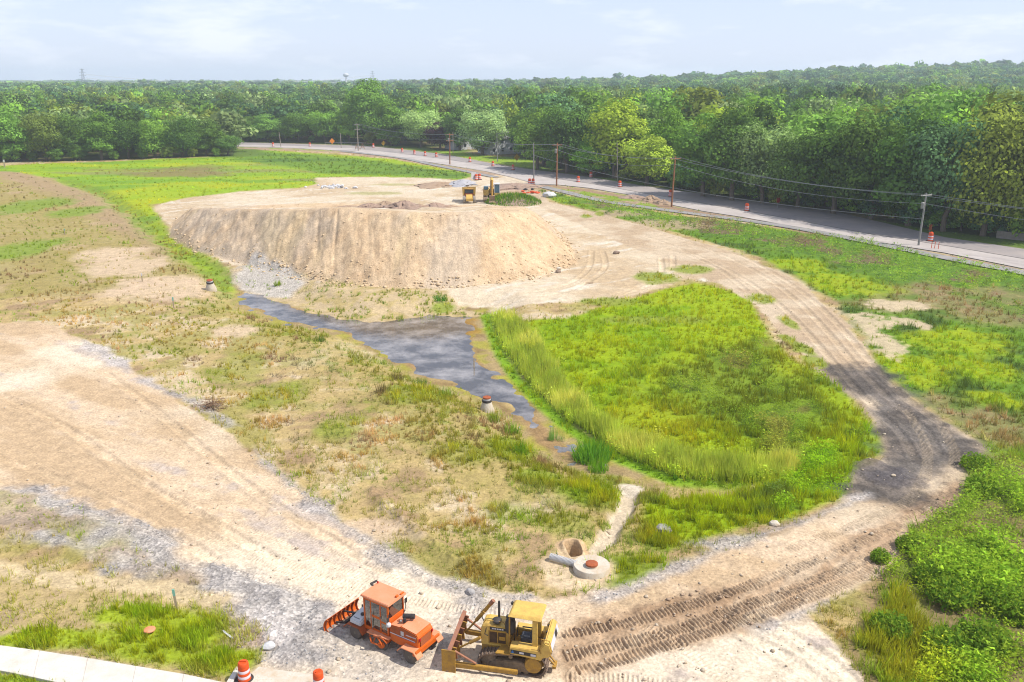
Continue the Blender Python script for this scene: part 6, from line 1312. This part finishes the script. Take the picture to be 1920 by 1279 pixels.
# ------------------------------------------------------------------ stakes and small finds
def stake(u, v, h, lab, top=None, r=.05, tilt=(0,0), z=None):
    x_, y_, z_ = on(u, v); root = thing('survey_stake', lab, 'stake', (x_, y_, z_)); MB().box((0,0,h*.35-.15),(r*1.6,r,h*.7+.3)).build('shaft', M['stake'], root); MB().box((0,0,h*.85),(r*1.7,r*1.1,h*.3)).build('painted_top', top or M['teal'], root); root.rotation_euler = (tilt[0], tilt[1], .3)
stake(332, 1143, 1.15, 'teal topped survey stake leaning in the lower left grass', None, .07, (0,-.06)); stake(326, 578, 1.3, 'teal survey stake on the dry bank left of the water', None, .09); stake(267, 528, 1.1, 'pale survey stake on the far left bank', M['white'], .09); stake(122, 440, 1.0, 'faint teal stake on the upper left slope', None, .10); stake(889, 692, 1.0, 'bare timber stake standing in the water', M['stake'], .07); stake(9, 314, 2.2, 'white stake at the far left of the meadow', M['white'], .22)
o = MB().box((0,0,.06),(.9,.09,.05)).build('fallen_stake', M['white']); o.location = on(427, 1192); o.rotation_euler = (0, 0, -.75); tag(o, 'white painted stake lying in the bright grass', 'stake')
o = MB().lathe([(.24,0),(.27,.02),(.27,.06),(.24,.08),(.02,.085)],(0,0,0),22).build('lid', M['orange_top'], None, smooth=True); o.location = on(281, 1186, .12); tag(o, 'round orange lid lying in the lower left grass', 'lid')
# brush pile
x, y, z = on(398, 764); bp_ = MB(); r_ = random.Random(4)
for k in range(130):
    a = r_.uniform(0, 6.28); q = Vector((r_.gauss(0,.55), r_.gauss(0,.4), max(.03, r_.gauss(.22,.18)))); l = r_.uniform(.3, 1.0); d = Vector((math.cos(a)*l, math.sin(a)*l*.7, r_.uniform(-.15,.35)*l)); bp_.rod(q-d/2, q+d/2, r_.uniform(.012,.035), .008, 5)
for k in range(5): bp_.rod((.1+.1*k-.3,.1,.2),(.0+.12*k-.2+r_.uniform(-.2,.2),.1,.85+r_.uniform(-.2,.3)),.02,.006,5)
o = bp_.build('brush_pile', M['deadwood']); o.location = (x, y, z); tag(o, 'tangled pile of dead branches at the edge of the dirt lot', 'brush pile')
# debris
def debris(u, v, n, spread, size, mats, label, cat, name, seed):
    r_ = random.Random(seed); mb = MB()
    for k in range(n): mb.lump((r_.gauss(0,spread), r_.gauss(0,spread*.7), abs(r_.gauss(.15*size,.3*size))), (size*r_.uniform(.4,1.1), size*r_.uniform(.4,1.1), size*r_.uniform(.25,.6)), seed*50+k, 1, .4)
    o = mb.build(name, mats); o.location = on(u, v); tag(o, label, cat)
debris(628, 352, 26, 2.2, .7, M['white'], 'heap of broken white rubble at the meadow edge', 'rubble heap', 'rubble_heap', 2); debris(1001, 362, 16, 1.2, .5, M['drum'], 'jumble of orange netting and barrels beside the path weeds', 'debris', 'orange_debris', 3); debris(984, 357, 4, .8, .6, M['black'], 'dark drum like debris at the tip of the weedy verge', 'debris', 'dark_debris', 4)
def rock(u, v, s, mat, label, seed, grp=None):
    o = MB().lump((0,0,s*.3),(s,s*.8,s*.65),seed,2,.35).build('rock', mat); o.location = on(u, v); tag(o, label, 'rock', grp)
rock(1029, 370, 1.5, M['white'], 'large white boulder in the weeds right of the orange debris', 1); rock(505, 1214, .30, M['white'], 'white stone at the corner of the bright grass', 2); rock(1452, 984, .30, M['concrete_old'], 'pale boulder on the gravel edge of the haul road', 3); rock(1242, 997, .45, M['greyrock'], 'grey stone heap beside the sandy track', 4); rock(1048, 505, .35, M['concrete_old'], 'pale block at the right foot of the mound', 5); rock(1046, 511, .42, M['steel'], 'dark block at the right foot of the mound', 6)
rock(882, 1112, .3, M['greyrock'], 'grey stone above the road sweeper', 7); rock(1155, 476, .5, M['steel'], 'dark flat stone on the bare soil right of the mound', 8); rock(1675, 893, .16, M['rock'], 'pale stone on the black millings', 9)
o = MB().box((0,0,.1),(2.2,.14,.12)).build('plank', M['stake']); o.location = on(596, 515); o.rotation_euler = (0, -.25, .9); tag(o, 'bare timber plank leaning at the foot of the mound', 'plank')
o = MB().rod((-.5,0,.08),(.5,.1,.08),.05).build('log', M['deadwood']); o.location = on(1105, 532); tag(o, 'dark stick lying on the bare soil', 'stick')
# loose stones: far too many to count
def stones(name, sel, smin, smax, mat, label, pw=2.2):
    bm = bmesh.new(); bmesh.ops.create_icosphere(bm, subdivisions=1, radius=1); bv = np.array([v.co[:] for v in bm.verts], f32); bf = np.array([[v.index for v in f.verts] for f in bm.faces], np.int32); bm.free()
    n = len(sel); nv = len(bv); s = smin + (smax - smin)*RNG.random(n)**pw; V = bv[None]*(1 + RNG.uniform(-.28, .28, (n, nv, 1))); sc = np.stack([RNG.uniform(.7,1.2,n), RNG.uniform(.7,1.2,n), RNG.uniform(.4,.8,n)], 1); V = V*sc[:, None, :]*s[:, None, None]; a = RNG.uniform(0, 6.28, n)[:, None]
    Vx = V[..., 0]*np.cos(a) - V[..., 1]*np.sin(a); Vy = V[..., 0]*np.sin(a) + V[..., 1]*np.cos(a); V = np.stack([Vx + X[sel][:, None], Vy + Y[sel][:, None], V[..., 2] + (Z[sel] + s*.25)[:, None]], -1)
    F = (bf[None] + (np.arange(n)*nv)[:, None, None]).reshape(-1, 3); o = np_object(name, V.reshape(-1, 3), F, mat); tag(o, label, kind='stuff')
pr2 = RNG.random(NV); gm = (grv > .6) & infr & (Y < 75)
stones('gravel', np.nonzero(gm & (pr2 < .016))[0], .02, .07, M['greyrock'], 'loose grey gravel stones')
M['foot'] = paint_mat('pale clay clods', tuple(S(240, 212, 172)), .95, 0, tuple(S(222, 190, 148)), .7, 2, bump=.4)
ft = np.exp(-((sm - .4)/1.1)**2); mm_ = (Y < 165) & (sm > -3) & interior
stones('rubble', np.nonzero(mm_ & (pr2 < .22*ft*sst(-.5, .4, N2 + .5)))[0], .05, .27, M['foot'], 'loose clods and broken rock along the foot of the mound', 3)
stones('clods', np.nonzero((sm > 1) & (sm < 11) & (pr2 < .035) & interior)[0], .03, .16, M['foot'], 'clods of soil on the mound slope', 2.5)
stones('stones', np.nonzero((onsoil > .6) & infr & (Y < 100) & (grv < .6) & (pr2 < .0022) & (sm < -1) & (sdf(WET, X, Y, 3) < -1))[0], .03, .13, M['rock'], 'scattered pale stones on bare soil', 2.5)
stones('churned_clods', np.nonzero((wb > .5) & (pr2 > .985) & (pr2 < .985 + .015*sst(.0, .5, N2)))[0], .03, .13, M['soil'], 'clods of soil churned up by the tracks', 2)
# ------------------------------------------------------------------ light, sky, haze, camera
SUN_EL, SUN_ROT = math.radians(53), math.radians(103)
w = bpy.data.worlds.new("World"); scene.world = w; w.use_nodes = True; nt = w.node_tree; L = nt.links.new
bg = nt.nodes['Background']; sky = nd(nt, 'ShaderNodeTexSky'); sky.sky_type = 'NISHITA'; sky.sun_disc = False; sky.sun_elevation = SUN_EL; sky.sun_rotation = SUN_ROT
sky.air_density = 1.0; sky.dust_density = .6; sky.ozone_density = 1.2
geo = nd(nt, 'ShaderNodeTexCoord'); mp = nd(nt, 'ShaderNodeMapping'); mp.inputs['Scale'].default_value = (2.2, 2.2, 9.0); L(geo.outputs['Generated'], mp.inputs[0])
cn = nd(nt, 'ShaderNodeTexNoise'); cn.inputs['Scale'].default_value = 2.6; cn.inputs['Detail'].default_value = 8; cn.inputs['Roughness'].default_value = .6; L(mp.outputs[0], cn.inputs['Vector'])
cr_ = nd(nt, 'ShaderNodeMapRange'); cr_.inputs[1].default_value = .50; cr_.inputs[2].default_value = .66; cr_.inputs[3].default_value = .0; cr_.inputs[4].default_value = .5; L(cn.outputs['Fac'], cr_.inputs[0])
mx = nd(nt, 'ShaderNodeMix', data_type='RGBA'); mx.inputs[7].default_value = (7.2, 7.3, 7.7, 1); L(cr_.outputs[0], mx.inputs[0]); L(sky.outputs[0], mx.inputs[6])
ve = nd(nt, 'ShaderNodeMix', data_type='RGBA'); ve.inputs[0].default_value = .74; ve.inputs[7].default_value = (4.5, 5.05, 6.65, 1); L(sky.outputs[0], ve.inputs[6]); L(ve.outputs[2], mx.inputs[6])
L(mx.outputs[2], bg.inputs[0]); bg.inputs[1].default_value = .122
sl = bpy.data.lights.new('sun', 'SUN'); sl.energy = 4.8; sl.angle = math.radians(.5); sl.color = (1, .955, .88)
so = bpy.data.objects.new('sun', sl); C.objects.link(so)
sd_ = Vector((math.cos(SUN_EL) * math.sin(SUN_ROT), math.cos(SUN_EL) * math.cos(SUN_ROT), math.sin(SUN_EL)))
so.rotation_euler = sd_.to_track_quat('Z', 'Y').to_euler(); so.location = (60, 0, 90)
def haze():
    mb = MB(); mb.b2(-9000, 9000, -90, 5600, -3.5, 75); m = bpy.data.materials.new('hazy air'); m.use_nodes = True; n = m.node_tree
    for q in list(n.nodes): n.nodes.remove(q)
    out = nd(n, 'ShaderNodeOutputMaterial'); v = nd(n, 'ShaderNodeVolumePrincipled'); v.inputs['Color'].default_value = (.78, .87, 1.0, 1); v.inputs['Density'].default_value = HAZE; v.inputs['Anisotropy'].default_value = .2
    n.links.new(v.outputs[0], out.inputs['Volume']); o = mb.build('haze', m); tag(o, 'thin pale summer haze over the far woods', kind='stuff'); o.display_type = 'WIRE'
HAZE = .00024
haze()
cam = bpy.data.cameras.new('camera'); co = bpy.data.objects.new('camera', cam); C.objects.link(co); scene.camera = co
cam.sensor_width = 36; cam.lens = 36 * CF / 1920; cam.clip_end = 30000; cam.clip_start = .5
co.location = (0, 0, CH); co.rotation_euler = (math.pi / 2 - CP, 0, 0)
scene.view_settings.view_transform = 'Standard'; scene.view_settings.look = 'None'; scene.view_settings.exposure = 0.42; scene.view_settings.gamma = 1
scene.render.engine = 'CYCLES'; scene.cycles.filter_width = 1.1; scene.cycles.use_denoising = True; scene.cycles.denoiser = 'OPENIMAGEDENOISE'; scene.cycles.denoising_input_passes = 'RGB_ALBEDO_NORMAL'; scene.cycles.denoising_prefilter = 'ACCURATE'; scene.cycles.sample_clamp_indirect = 6; scene.cycles.max_bounces = 8; scene.cycles.transparent_max_bounces = 12; scene.cycles.volume_bounces = 1
print('script seconds', time.time() - T00)
